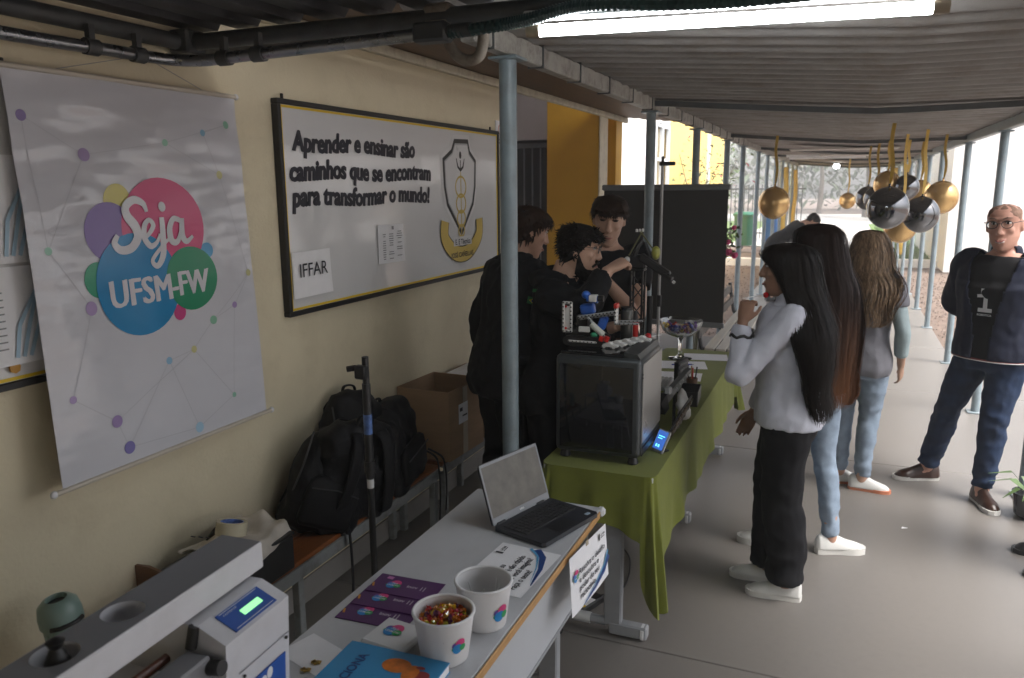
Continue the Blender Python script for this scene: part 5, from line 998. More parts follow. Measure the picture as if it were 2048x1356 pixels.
# fence left back
fn = thing('bar_fence', 'dark vertical bar fence behind the bins', 'fence', (-9, 29.5, 0)); qm = G(); qm.box((0, 0, .95), (.03, .03, 1.9)); qm = qm.mesh('bar'); qm.materials.append(M_steeld)
for i in range(52): o = bpy.data.objects.new('bar', qm); COL.objects.link(o); o.parent = fn; o.location = (i * .15, 0, 0)
for z in (.2, 1.75): g = G(); g.box((3.85, 0.028, z), (7.8, .025, .05)); g.build('rail', M_steeld, fn)
# ---------------- balloons with ribbons
M_gb = mat('gold chrome balloon', (.62, .40, .17), .24, metal=.7, var=.05, vs=3); M_kb = mat('black chrome balloon', (.17, .172, .18), .10, metal=1, var=.05, vs=3); M_rib = mat('gold crepe ribbon', (.62, .40, .07), .45, var=.15, vs=20)
def balloon(p, d, gold, label, hang=2.34, tilt=0):
    t = thing('balloon', label, 'balloon', p, rz=tilt * 2, group='gold and black balloons under the walkway roof'); r = d / 2
    prof = [(.0015, -r * 1.12)] + [(r * math.sin(a) * (1 - .10 * max(0, -math.cos(a)) ** 3 * 1.0), r * 1.06 * -math.cos(a) if False else r * 1.06 * math.cos(PI - a)) for a in [PI * i / 18 for i in range(1, 18)]] + [(.002, r * 1.06)]
    g = G(); g.lathe(prof, 28, RX(PI + tilt)); g.build('skin', M_gb if gold else M_kb, t, True); top = Vector((0, 0, r * 1.1)); g = G(); g.lathe([(.012, 0), (.006, .014), (.012, .024)], 10, T(0, 0, r * 1.04)); g.build('knot', M_gb if gold else M_kb, t)
    if hang:
        H_ = hang - p[2]; 
        g = G(); pts = catmull([(0, 0, r * 1.06), (.012, .004, r + (H_ - r) * .35), (-.008, -.004, r + (H_ - r) * .7), (.0, 0, H_)], 6); g.ribbon(pts, [.006 + .022 * min(1, i / 4) for i in range(len(pts))], nrm=(math.sin(p[0] * 9) * .5, 1, 0)); g.build('ribbon', M_rib, t)
    return t
BL = [((-.60, 7.78, 1.73), .285, 1, 'single gold balloon hanging at the left of the walkway'), ((.31, 6.63, 1.72), .30, 0, 'large shiny black balloon at the front left of the cluster'), ((.61, 7.53, 1.64), .29, 0, 'shiny black balloon at the front right of the cluster'), ((.84, 8.39, 1.77), .29, 1, 'gold balloon highest at the right of the cluster'), ((.50, 8.15, 1.51), .29, 1, 'gold balloon lowest, under the two black ones'), ((.41, 9.3, 1.89), .27, 1, 'gold balloon behind and above the large black one'), ((.26, 10.5, 1.73), .27, 0, 'small black balloon behind the large black one, left'), ((.59, 9.2, 1.86), .25, 0, 'black balloon tucked behind the cluster centre'), ((.32, 9.6, 1.74), .25, 0, 'black balloon lower behind the large black one'), ((.06, 15.6, 1.60), .28, 1, 'small distant gold balloon left of the cluster'), ((.75, 9.6, 1.80), .26, 1, 'gold balloon half hidden at the back of the cluster')]
for p, d, gd, lab in BL: balloon(p, d, gd, lab, tilt=random.uniform(-.15, .15))
# gold streamers on far posts
for i, (x, y) in enumerate(((-1.18, 17.9), (-1.18, 21.5), (1.07, 17.0), (1.07, 20.6))):
    g = G(); g.tube(catmull([(.0, 0, 2.26), (.03, .02, 1.7), (.0, -.01, 1.1), (.04, 0, .55)], 6), .05, 8, flat=(1, .35)); tag(g.build('gold_streamer', M_rib, loc=(x, y, 0), smooth=True), 'gold crepe streamer tied to a far post of the walkway', 'streamer', 'gold streamers on the far posts')
# ---------------- trees
M_bark = mat('grey brown bark', (.11, .085, .065), .9, var=.3, vs=8, bump=.6, bs=20); TL = [mat('tree leaves ' + str(i), c, .6, var=.3, vs=2) for i, c in enumerate(((.065, .11, .03), (.085, .13, .045), (.05, .085, .03)))]
def tree(loc, h, cr, seed, label, mi, nl=2600, ls=.28, trunk=.2):
    rnd = random.Random(seed); t = thing('tree', label, 'tree', loc, 0, 'trees beyond the end of the walkway'); th = h * .42; g = G(); g.tube(catmull([(0, 0, -.3, ), (.1, .05, th * .5), (-.05, .1, th), (.05, 0, h * .75)], 6), [trunk * (1 - .7 * i / 18) for i in range(19)], 9); cl_ = []
    for k in range(9):
        a = k * 2.4 + rnd.random(); z0 = th * (.7 + .5 * k / 9); e = (cr * rnd.uniform(.5, .85) * math.cos(a), cr * rnd.uniform(.5, .85) * math.sin(a), z0 + (h - z0) * rnd.uniform(.3, .85)); pts = catmull([(0, 0, z0), (e[0] * .4, e[1] * .4, z0 + (e[2] - z0) * .55), e], 5); g.tube(pts, [trunk * .4 * (1 - .8 * i / 10) for i in range(11)], 6); cl_ += [pts[5], pts[8], pts[10]]
    g.build('trunk', M_bark, t, True); cl_ += [(rnd.gauss(0, cr * .35), rnd.gauss(0, cr * .35), h * rnd.uniform(.6, 1)) for _ in range(9)]; g = G(); lm = leafmesh(1.0)
    for i in range(nl):
        c = cl_[rnd.randrange(len(cl_))]; R_ = cr * .34; p = (c[0] + rnd.gauss(0, R_ * .6), c[1] + rnd.gauss(0, R_ * .6), c[2] + rnd.gauss(0, R_ * .5)); s = rnd.uniform(.6, 1.3) * ls
        K = T(*p) @ RZ(rnd.random() * 6.28) @ RY(rnd.uniform(-1, 1)) @ Matrix.Scale(s, 4); g.add(lm.v, lm.f, K)
    o = g.build('crown', TL[mi], t); return t
TR = [((-3.4, 46, 0), 8, 3.4, 'broad leafy tree at the end of the walkway, left of its centre'), ((1.2, 52, 0), 9, 3.8, 'tall leafy tree standing right on the line of the walkway end'), ((-9, 44, 0), 9, 4, 'bushy tree far left above the bar fence'), ((6, 47, 0), 8.5, 3.8, 'tree showing above the lawn on the right'), ((-6.2, 31.5, 0), 5.2, 2.2, 'smaller garden tree just behind the bar fence'), ((-1.6, 60, 0), 10, 4.2, 'deepest tree behind the walkway end'), ((-14, 52, 0), 11, 5, 'large tree at the far left horizon'), ((13, 55, 0), 11, 5, 'large tree at the far right horizon'), ((4.5, 62, 0), 10, 4.5, 'pale tree between the lawn and the far trees')]
for i, (p, h, c, lab) in enumerate(TR): tree(p, h, c, 30 + i, lab, i % 3)
# shrub with red flowers left of the posts
sb = thing('flowering_shrub', 'tall shrub with red blossoms left of the walkway posts', 'shrub', (-2.9, 17.5, -.1)); rnd = random.Random(44); ps = []
for k in range(9):
    a = rnd.random() * 6.28; e = (rnd.uniform(-.7, .9), rnd.uniform(-.8, .8), rnd.uniform(2.0, 3.3)); pts = catmull([(0, 0, 0), (e[0] * .3, e[1] * .3, e[2] * .5), e], 6); g = G(); g.tube(pts, [.022 * (1 - .8 * i / 12) for i in range(13)], 6); g.build('stem', M_bark, sb); ps += pts[6:]
g = G(); leaves(g, [(p[0] + rnd.gauss(0, .16), p[1] + rnd.gauss(0, .16), p[2] + rnd.gauss(0, .14)) for p in ps for _ in range(9)], .06, .13, rnd); o = g.build('foliage', TL[1], sb); o['kind'] = 'stuff'
g = G(); leaves(g, [(p[0] + rnd.gauss(0, .2), p[1] + rnd.gauss(0, .2), p[2] + rnd.gauss(0, .15)) for p in ps[::2] for _ in range(2)], .08, .14, rnd); o = g.build('blossom', mat('red blossom', (.42, .03, .06), .5), sb); o['kind'] = 'stuff'
g = G()
rnd = random.Random(77)
for i in range(11000):
    x = rnd.uniform(-60, 60); y = 66 + rnd.random() * 5; top = 5.5 + 2.2 * noise.noise((x * .12, 0, 3)) + 1.2 * noise.noise((x * .5, 1, 0)); z = top * rnd.random() ** .7; lm = leafmesh(rnd.uniform(.5, 1.0)); g.add(lm.v, lm.f, T(x, y, z) @ RZ(rnd.random() * 6.28) @ RY(rnd.uniform(-1, 1)))
o = g.build('far_wood', TL[2]); tag(o, 'far belt of trees closing the view', 'trees', kind='stuff')
# potted plant at the right edge of the view
pp = thing('potted_plant', 'dark round pot with a leafy plant at the right frame edge', 'plant', (1.115, 5.06, 0)); g = G(); g.lathe([(.06, 0), (.085, .02), (.10, .13), (.105, .15), (.09, .15), (.085, .13), (.002, .125)], 24); g.build('pot', mat('dark glazed pot', (.03, .03, .035), .25), pp, 40)
rnd = random.Random(15)
for k in range(13):
    a = k * 2.4; L = rnd.uniform(.14, .26); el = rnd.uniform(.1, 1.0); g = G(); g.ribbon([(.0, 0, .13), (L * .5 * math.cos(a), L * .5 * math.sin(a), .13 + L * .5 * math.sin(el) + .04), (L * math.cos(a), L * math.sin(a), .11 + L * .7 * math.sin(el))], [.012, .035, .004], nrm=(0, 0, 1)); g.build('leaf', M_leaf, pp)
for k in range(3): g = G(); g.ell((.05 * math.cos(k * 2), .05 * math.sin(k * 2), .10), (.03, .03, .03), 10); g.build('bloom', mat('dark pink bloom', (.25, .02, .08), .5), pp, True)
# ================================================================ PEOPLE
def cloth(name, col, rough=.85, bump=.15, bs=300, **k): return mat(name, col, rough, bump=bump, bs=bs, var=k.pop('var', .10), vs=k.pop('vs', 10), spec=.25, **k)
SK = {'a': mat('light skin', (.50, .31, .225), .48, var=.07, vs=18, spec=.35), 'b': mat('tan skin', (.44, .255, .18), .48, var=.07, vs=18, spec=.35), 'd': mat('brown skin', (.27, .15, .10), .48, var=.07, vs=18, spec=.35), 'g': mat('ruddy skin', (.50, .27, .20), .48, var=.08, vs=18, spec=.35)}
M_eyew = mat('eye white', (.62, .58, .55), .2, var=0); M_iris = mat('dark iris', (.02, .013, .01), .1, var=0); M_lip = mat('lips', (.33, .13, .11), .45, var=.05); M_lip2 = mat('brown lips', (.20, .08, .07), .45, var=.05)
def smooth01(t): t = max(0, min(1, t)); return t * t * (3 - 2 * t)
TORSO = [(.79, .150, .105, -.012), (.86, .172, .122, -.014), (.94, .168, .116, -.006), (1.03, .150, .103, .004), (1.12, .148, .102, .010), (1.24, .164, .114, .012), (1.33, .172, .114, .008), (1.40, .155, .098, .0), (1.445, .105, .076, -.006), (1.48, .062, .060, -.008), (1.55, .054, .056, .006)]
def ering(w, d, n=28, p=2.3):
    out = []
    for k in range(n):
        q = 2 * PI * k / n; c, s = math.cos(q), math.sin(q); out.append((w * abs(c) ** (2 / p) * (1 if c >= 0 else -1), d * abs(s) ** (2 / p) * (1 if s >= 0 else -1)))
    return out
HEADR = [(-.116, .070, -.020, .018), (-.106, .088, .006, .036), (-.090, .094, .030, .047), (-.065, .092, .055, .058), (-.040, .090, .072, .064), (-.012, .087, .086, .069), (.015, .084, .094, .073), (.038, .080, .098, .075), (.058, .088, .100, .076), (.080, .084, .096, .073), (.098, .066, .080, .062), (.110, .042, .055, .043), (.117, .012, .02, .014)]
def headgeo(g, M, female=False, jaw=1.0):
    rings = []
    for z, fr, bk, w in HEADR:
        if z < -.03: w = w * (jaw * (.93 if female else 1.0))
        r = []
        for k in range(28):
            q = 2 * PI * k / 28; c, s = math.cos(q), math.sin(q); cc = abs(c) ** .9 * (1 if c >= 0 else -1); r.append((w * cc, (fr if s >= 0 else bk) * s, z))
        rings.append(r)
    g.loft(rings, M)
    g.tube([(0, .078, .045), (0, .096, .015), (0, .108, -.010), (0, .100, -.020)], [.008, .0105, .014, .010], 10, M); g.ell((.011, .094, -.014), (.009, .010, .008), 8, M); g.ell((-.011, .094, -.014), (.009, .010, .008), 8, M)
    g.tube([(-.042, .070, .056), (-.02, .086, .058), (.02, .086, .058), (.042, .070, .056)], .0085, 8, M)          # brow ridge
    for s in (-1, 1):
        g.ell((s * .036, .062, -.005), (.024, .020, .022), 10, M); g.ell((s * .077, -.008, .008), (.010, .020, .033), 10, M @ T(0, 0, 0)); g.ell((s * .079, -.004, -.012), (.008, .012, .014), 8, M)
    g.ell((0, .091, -.048), (.024, .010, .008), 10, M); g.ell((0, .091, -.060), (.021, .010, .008), 10, M); g.ell((0, .082, -.092), (.022, .014, .014), 10, M)
def handgeo(g, wrist, d, nrm, side, curl=.35, k=1, thumb=.5):
    """d finger direction, nrm back-of-hand normal, side +1/-1: thumb on +Y/-Y of the hand frame"""
    X = Vector(d).normalized(); Z = Vector(nrm); Z = (Z - X * Z.dot(X)).normalized(); Y = Z.cross(X); K = frame(wrist, X, Y, Z) @ Matrix.Scale(k, 4)
    rings = []
    for x, w, t in ((-.02, .026, .021), (.0, .027, .020), (.03, .036, .018), (.065, .042, .016), (.092, .041, .013), (.10, .036, .009)): rings.append([(x, a, b) for a, b in ering(w, t, 16)])
    g.loft(rings, K)
    for i, (y, L, r) in enumerate(((.032, .070, .0088), (.011, .079, .0092), (-.011, .073, .0088), (-.031, .057, .0078))):
        y *= side; p = Vector((.088, y, .002)); a = 0; pts = [tuple(p - Vector((.02, 0, 0)))]; rad = [r * 1.05]
        for sg, f in enumerate((.45, .32, .25)):
            a += curl * (1 + .35 * sg) * (1 + .08 * i); pts.append(tuple(p)); rad.append(r * (1 - .08 * sg)); p = p + Vector((math.cos(a), .06 * y / .03 * side * 0, -math.sin(a))) * L * f
        pts.append(tuple(p)); rad.append(r * .68); g.tube(pts, rad, 8, K)
    p = Vector((.018, side * .026, -.006)); dv = Vector((.75, side * (.62 - .3 * thumb), -.25 - .35 * thumb)).normalized(); pts = [tuple(p)]; rad = [.013]
    for L, r in ((.042, .0115), (.030, .0100), (.022, .0070)): p = p + dv * L; pts.append(tuple(p)); rad.append(r); dv = (dv + Vector((.25, -side * .25 * thumb * 1.5, -.15 * thumb))).normalized()
    g.tube(pts, rad, 8, K)
def limb(g, pts, rad, add=0, n=14, sub=6, cut=None, flare=None):
    """tapered limb through joints; pts 3+ joints with (point, radius) control"""
    c = catmull([tuple(p) + (r,) for p, r in zip(pts, rad)], sub)
    if cut is not None: c = c[:max(3, int(len(c) * cut))]
    rr = [q[3] + add for q in c]
    if flare: m = len(c); rr = [r + flare * smooth01((i / m - .35) / .65) for i, r in enumerate(rr)]
    g.tube([q[:3] for q in c], rr, n)
def shoe(parent, ank, yaw, mu, ms, k=1, lace=None, chunky=0, pitch=0):
    s = bpy.data.objects.new('shoe', None); COL.objects.link(s); s.parent = parent; K = T(ank[0], ank[1], 0) @ RZ(yaw) @ RX(pitch) @ Matrix.Scale(k, 4); st = .026 + chunky
    out = [(.030, -.075), (.036, -.045), (.034, 0), (.038, .06), (.047, .11), (.046, .15), (.033, .185), (.008, .197), (-.020, .190), (-.038, .165), (-.044, .12), (-.040, .06), (-.034, 0), (-.036, -.045), (-.030, -.075), (0, -.086)]
    g = G(); g.prism([(a * 1.06, b * 1.03) for a, b in out], .001, st, K); g.build('sole', ms, s, 30)
    rings = []
    for y, w, h in ((-.085, .022, .085), (-.07, .038, .115), (-.03, .043, .122), (.01, .043, .120), (.05, .044, .100), (.09, .047, .080), (.13, .047, .066), (.165, .038, .054), (.190, .017, .034)):
        r = []
        for q in range(16):
            a = PI * q / 15; r.append((w * math.cos(a) * (1 - .25 * math.sin(a)) if h > .07 else w * math.cos(a), y, st - .008 + (h - st + .008) * math.sin(a) ** .8))
        rings.append(r)
    g = G(); g.loft(rings, K); me = remesh(g, .005, 2); link(me, 'upper', mu, s, True)
    if lace:
        g = G()
        for i in range(4): y = .045 + .022 * i; h = .088 - .011 * i; g.tube([(-.02, y, h - .006), (0, y + .004, h + .002), (.02, y, h - .006)], .0035, 6, K)
        g.build('laces', lace, s)
    return s
def eyesfor(parent, M, closed=False, lip=M_lip, smile=0, brow=None):
    for s in (-1, 1):
        e = bpy.data.objects.new('eye', None); COL.objects.link(e); e.parent = parent
        g = G(); g.ell((s * .032, .0755, .034), (.0135, .0085, .0022 if closed else .0075), 12, M); g.build('eyeball', M_iris if closed else M_eyew, e, True)
        if not closed: g = G(); g.ell((s * .032, .0815, .034), (.0062, .0045, .0062), 10, M); g.build('iris', M_iris, e, True)
        g = G(); g.tube([(s * .017, .0805, .0395), (s * .032, .0850, .043), (s * .047, .0740, .039)], .0022, 6, M); g.build('lashes', M_iris, e)
        if brow: g = G(); g.tube([(s * .014, .0945, .060), (s * .034, .0900, .066), (s * .052, .0710, .060)], [.0035, .0042, .002], 6, M, flat=(1, .8)); g.build('eyebrow', brow, parent)
    g = G(); g.tube([(-.026, .0880, -.053 + smile * .010), (-.012, .1000, -.052), (0, .1025, -.0535 - smile * .004), (.012, .1000, -.052), (.026, .0880, -.053 + smile * .010)], [.002, .0048, .0055, .0048, .002], 6, M); g.build('lips', lip, parent, True)
    if smile: g = G(); g.tube([(-.020, .0930, -.057), (0, .1045, -.0595), (.020, .0930, -.057)], [.002, .0038, .002], 6, M); g.build('teeth', M_eyew, parent, True)
def glasses(parent, M, m):
    gl = bpy.data.objects.new('glasses', None); COL.objects.link(gl); gl.parent = parent
    for s in (-1, 1):
        g = G(); g.tube([(s * .034 + .025 * math.cos(a * PI / 10), .099, .032 + .019 * math.sin(a * PI / 10)) for a in range(21)], .0019, 6, M); g.build('rim', m, gl); g = G(); g.tube([(s * .059, .097, .038), (s * .082, .045, .036), (s * .084, -.01, .030)], .0018, 6, M); g.build('temple', m, gl)
        vs, fs = disc(0, 0, .0245, .0185, 20, 1); g = G(); g.add(vs, fs, M @ frame((s * .034, .0985, .032), (1, 0, 0), (0, 0, 1), (0, -1, 0))); g.build('lens', mat('spectacle lens', (.9, .95, .95), .03, var=0, trans=.97), gl)
    g = G(); g.tube([(-.010, .100, .036), (0, .103, .038), (.010, .100, .036)], .0018, 6, M); g.build('bridge', m, gl)
def strand(g, pts, w0, w1, side):
    n = len(pts); g.ribbon(pts, [w0 + (w1 - w0) * (i / (n - 1)) ** 1.5 for i in range(n)], nrm=side)
def shorthair(parent, M, m, seed, n=420, L=.045, top=1.0, low=-.005, puff=.010, fringe=.03, curl=0, out=(.12, .5), recede=0):
    """cap + many short tufts following the skull; low: height of the hairline at the back (head frame)"""
    rnd = random.Random(seed); g = G(); rings = []
    def skull(z):
        for (a, b) in zip(HEADR, HEADR[1:]):
            if a[0] <= z <= b[0]: t = (z - a[0]) / (b[0] - a[0]); return tuple(a[i] + (b[i] - a[i]) * t for i in (1, 2, 3))
        return HEADR[-1][1:]
    def line(q):                        # hairline height round the head, q angle from +x
        f = math.sin(q); return .072 + recede * smooth01((f - .75) / .15) if f > .75 else (.030 + .042 * smooth01((f - .1) / .65) if f > .1 else low - .045 * smooth01(-f))
    def sp(q, z, off):
        fr, bk, w = skull(z); c, s = math.cos(q), math.sin(q); cc = abs(c) ** .9 * (1 if c >= 0 else -1); return Vector(((w + off) * cc, ((fr if s >= 0 else bk) + off) * s, z + off * .6 * max(0, z / .1)))
    for j in range(9):
        t = j / 8; r = []
        for k in range(32):
            q = 2 * PI * k / 32; z0 = line(q); z = z0 + (.116 - z0) * t; r.append(tuple(sp(q, z, puff * (.45 + .55 * smooth01(t * 3)) + .004 * noise.noise((math.cos(q) * 3, math.sin(q) * 3, z * 30 + seed)))))
        rings.append(r)
    g.loft(rings, M); me = g.mesh('hair'); 
    g2 = G(); g2.loft(rings, M)
    for i in range(n):
        q = rnd.random() * 2 * PI; z0 = line(q); z = z0 + (.113 - z0) * rnd.random() ** .75; p = sp(q, z, puff * .6); nrm = Vector((p.x, p.y * .8, max(0, z) * .7 + .01)).normalized(); down = Vector((0, 0, -1)); sw = Vector((-nrm.y, nrm.x, 0)) * rnd.uniform(-.6, .6)
        f_ = max(0, p.y) * 6; dirv = (nrm * rnd.uniform(*out) + down * rnd.uniform(.1, .7) + sw + Vector((0, .4 * f_, 0))).normalized(); pts = [p]; l = L * rnd.uniform(.6, 1.2)
        for s in range(4): dirv = (dirv + down * .28 + Vector((rnd.uniform(-1, 1), rnd.uniform(-1, 1), rnd.uniform(-1, 1))) * (.12 + curl)).normalized(); pts.append(pts[-1] + dirv * l / 4)
        g2.ribbon([M @ a for a in pts], [.010, .011, .009, .006, .001], nrm=(M.to_3x3() @ nrm))
    return g2.build('hair', m, parent, True)
def longhair(parent, env, m, seed, n=520, face=0.9, w=.011, wav=0, k=1):
    """env: (z, cx, cy, a, b, openness) from crown to tips; strands keep their angle round the envelope; openness: half-angle free of hair at the front"""
    rnd = random.Random(seed); E = catmull(env, 5); N = len(E); g = G()
    def pnt(e, q, r): return (e[1] + e[3] * r * math.sin(q), e[2] + e[4] * r * math.cos(q), e[0])        # q from +y (front), towards +x
    rings = []
    for e in E[:int(N * .74)]:
        ring = []
        for j in range(30):
            q = -PI + 2 * PI * j / 30; r = .84 if abs(q) > e[5] else .84 - .50 * smooth01((e[5] - abs(q)) / .5); ring.append(pnt(e, q, r))
        rings.append(ring)
    g.loft(rings)
    for i in range(n):
        u = rnd.random(); q = (1 if rnd.random() < .5 else -1) * (PI - (PI - .05) * u); r = rnd.uniform(.80, 1.06) if rnd.random() < .93 else rnd.uniform(1.05, 1.22); ph = rnd.random() * 6.28; end = int(N * (1 - .42 * rnd.random() ** 1.6)); pts = []
        for ii in range(0, end):
            e = E[ii]; qq = q
            if abs(q) < e[5]: qq = e[5] * (1 if q > 0 else -1) * 1.0 + (q * .12)
            t = ii / N; p = Vector(pnt(e, qq, r)); o = wav * math.sin(t * 22 + ph) * t + (.004 + .012 * t) * math.sin(t * 7 + ph * 2); p += Vector((o * math.cos(ph), o * math.sin(ph), 0)); pts.append(p)
        if len(pts) < 4: continue
        nn = (Vector((math.sin(q), math.cos(q), .05))); nn.normalize(); g.ribbon(pts, [w * (1 - .75 * (ii / len(pts)) ** 2) for ii in range(len(pts))], nrm=nn)
    return g.build('hair', m, parent, True)

def person(label, pos, rz, h, S):
    """S: pose and clothes. Local frame: x = the person's right, y = forward, z = up; lengths are for h = 1.72 and scale with h"""
    k = h / 1.72; P = thing('person', label, 'person', (pos[0], pos[1], 0), rz); inv = (T(pos[0], pos[1], 0) @ RZ(rz)).inverted(); fem = S.get('fem', 0)
    def J(v):                              # joint: local (scaled) or ('w', x, y, z) world
        if v[0] == 'w': return inv @ Vector(v[1:])
        return Vector(v) * k
    beta = S.get('bend', 0); tw = S.get('side', 0); hipo = Vector(S.get('hip', (0, 0, 0))) * k
    def bm_(z):
        a = beta * smooth01((z / k - .86) / .35); return T(hipo) @ T(0, 0, .93 * k) @ RX(-a) @ RY(tw * smooth01((z / k - .86) / .35)) @ T(0, 0, -.93 * k)
    def bend(p): return bm_(p[2]) @ Vector(p)
    sw_ = S.get('shw', .90 if fem else 1.0)
    def torso(g, add, z0, z1, n=28, wf=1, hipf=1):
        secs = catmull([(z, w, d, c) for z, w, d, c in TORSO], 3); rings = []
        for z, w, d, c in secs:
            if z < z0 or z > z1: continue
            ww = w * (sw_ if z > 1.1 else (1 + (sw_ - 1) * smooth01((z - .9) / .2))) * wf; dd_ = d * wf * S.get('belly', {}).get('f', 1) if z < 1.3 else d * wf
            rings.append([tuple(bend(((a * k), (b + c) * k, z * k))) for a, b in ering(ww + add, dd_ + add, n)])
        g.loft(rings)
    d_sh = {'R': Vector((.178 * sw_, 0, 1.395)) * k, 'L': Vector((-.178 * sw_, 0, 1.395)) * k}; arms = {}
    for s, sg in (('R', 1), ('L', -1)):
        sh = bend(d_sh[s]); el = J(S.get('el' + s, None)) if S.get('el' + s) else bend(Vector((sg * .225, -.035, 1.12)) * k); wr = J(S['wr' + s]) if S.get('wr' + s) else bend(Vector((sg * .235, .045, .875)) * k); arms[s] = (sh, el, wr)
    legs = {}
    for s, sg in (('R', 1), ('L', -1)):
        hp = Vector((sg * .088, -.004, .90)) * k + hipo; an = J(S['an' + s]) if S.get('an' + s) else Vector((sg * .095, -.02, .085)) * k; kn = J(S['kn' + s]) if S.get('kn' + s) else (hp + an) / 2 + Vector((0, .025, .02)) * k; legs[s] = (hp, kn, an)
    af = S.get('armf', .86 if fem else 1.0); lf = S.get('legf', 1.0)
    def arm(g, s, add=0, cut=None, flare=None, n=14):
        sh, el, wr = arms[s]; ins = sh + (bend(Vector((0, 0, 1.37)) * k) - sh) * .35
        limb(g, [ins, sh, sh.lerp(el, .5), el, el.lerp(wr, .35), wr], [.055 * k, .056 * k * af, .048 * k * af, .040 * k * af, .040 * k * af, .027 * k * af], add, cut=cut, flare=flare, n=n)
    def leg(g, s, add=0, cut=None, flare=None):
        hp, kn, an = legs[s]; top = hp + Vector((0, 0, .06 * k)); limb(g, [top, hp, hp.lerp(kn, .5), kn, kn.lerp(an, .35) + Vector((0, -.012 * k, 0)), an - Vector((0, 0, .02 * k))], [.085 * k, .092 * k * lf, .079 * k * lf, .058 * k * lf, .056 * k * lf, .038 * k * lf], add, cut=cut, flare=flare)
    # head frame
    nb = bm_(1.56 * k); hy, hp_, hr = S.get('head', (0, 0, 0)); HM = nb @ T(0, (.035 + S.get('hfwd', 0)) * k, 1.605 * k) @ RZ(hy) @ RX(-hp_) @ RY(hr) @ Matrix.Scale(k * S.get('hs', 1.0), 4)
    # --- body: one continuous skin
    g = G(); torso(g, -.004, 0, 2)
    for s in 'LR': arm(g, s); leg(g, s); hp, kn, an = legs[s]; g.ell(tuple(an + Vector((0, .01, -.03)) * k), (.026 * k, .045 * k, .022 * k), 10)
    g.tube([bend(Vector((0, -.008, 1.44)) * k), HM @ Vector((0, -.015, -.11)), HM @ Vector((0, -.01, -.04))], [.062 * k * (sw_ * .95), .054 * k * (sw_ * .97), .05 * k], 16)
    headgeo(g, HM, fem, S.get('jaw', 1))
    for s, sg in (('R', 1), ('L', -1)):
        hd = S.get('hand' + s, {}); sh, el, wr = arms[s]; d = J(hd['d']) if 'd' in hd and hd['d'][0] != 'w' else (inv.to_3x3() @ Vector(hd['d'][1:]) if 'd' in hd else (wr - el)); nn = (inv.to_3x3() @ Vector(hd['n'][1:])) if 'n' in hd else Vector((sg, -.1, .05)); handgeo(g, wr, d, nn, hd.get('t', sg * 1), hd.get('curl', .30), k * (.92 if fem else 1.0), hd.get('thumb', .5))
    link(remesh(g, S.get('vox', .0065), 2), 'body', SK[S['skin']], P, True)
    # --- clothes
    def fold(a, f, zs=.5, bunch=0):
        sd = Vector((pos[0] * 7, pos[1] * 5, 3))
        return lambda p, n_: (bunch * math.sin(p.z * 62 + 5 * noise.noise(p * 7 + sd)) * (smooth01((.34 - p.z) / .2) + .6 * smooth01(1 - abs(p.z - .50) / .12) + .5 * smooth01(1 - abs(p.z - .80) / .08)) if bunch else 0) + a * (.9 - 2.2 * abs(noise.noise(Vector((p.x * f, p.y * f, p.z * f * zs)) + sd))) * .8 + a * .45 * noise.noise(p * f * 2.3)
    up = S['top']; g = G(); add = up.get('add', .014) * k; torso(g, add, up['hem'], up.get('neck', 1.455), wf=up.get('wf', 1))
    for s in 'LR': arm(g, s, up.get('sadd', .012) * k, up.get('sleeve', .97), up.get('sflare'))
    if up.get('collar'): g.tube([bend(Vector((0, -.012, 1.42)) * k), bend(Vector((0, -.014, 1.50)) * k)], [.088 * k, .070 * k], 18)
    if up.get('hood'):
        g.tube(catmull([bend(Vector(q) * k) for q in ((-.10, .02, 1.45), (-.085, -.08, 1.46), (0, -.125, 1.44), (.085, -.08, 1.46), (.10, .02, 1.45))], 5), .042 * k, 10)
    me = remesh(g, up.get('vox', .010), 2, fold(up.get('fold', .008), up.get('ff', 9)))
    if up.get('open'):
        bmx = bmesh.new(); bmx.from_mesh(me); dl = []
        for fc in bmx.faces:
            c = fc.calc_center_median(); q = bm_(c.z).inverted() @ c
            if q.y > .02 * k and abs(q.x + up.get('ox', 0)) < (up['open'] * k * (.55 + .9 * smooth01((q.z / k - .95) / .5))) and abs(q.x) < .15 * k: dl.append(fc)
        bmesh.ops.delete(bmx, geom=dl, context='FACES'); bmx.to_mesh(me); bmx.free()
    tp = link(me, up.get('name', 'shirt'), up['m'], P, True)
    if up.get('open'): md = tp.modifiers.new('s', 'SOLIDIFY'); md.thickness = .008; md.offset = -1
    for un in S.get('under', []):
        g = G(); torso(g, un.get('add', .006) * k, un['hem'], 1.45)
        for s in 'LR': arm(g, s, un.get('sadd', .006) * k, un.get('sleeve', .4))
        link(remesh(g, .011, 2, fold(.005, 9)), un.get('name', 'shirt'), un['m'], P, True)
    lo = S['low']; g = G(); torso(g, lo.get('hadd', .008) * k, .78, lo.get('waist', 1.0))
    for s in 'LR': leg(g, s, lo.get('add', .010) * k, lo.get('cut', .985), lo.get('flare'))
    link(remesh(g, lo.get('vox', .011), 2, fold(lo.get('fold', .007), lo.get('ff', 8), .9, lo.get('bunch', .0045))), 'trousers', lo['m'], P, True)
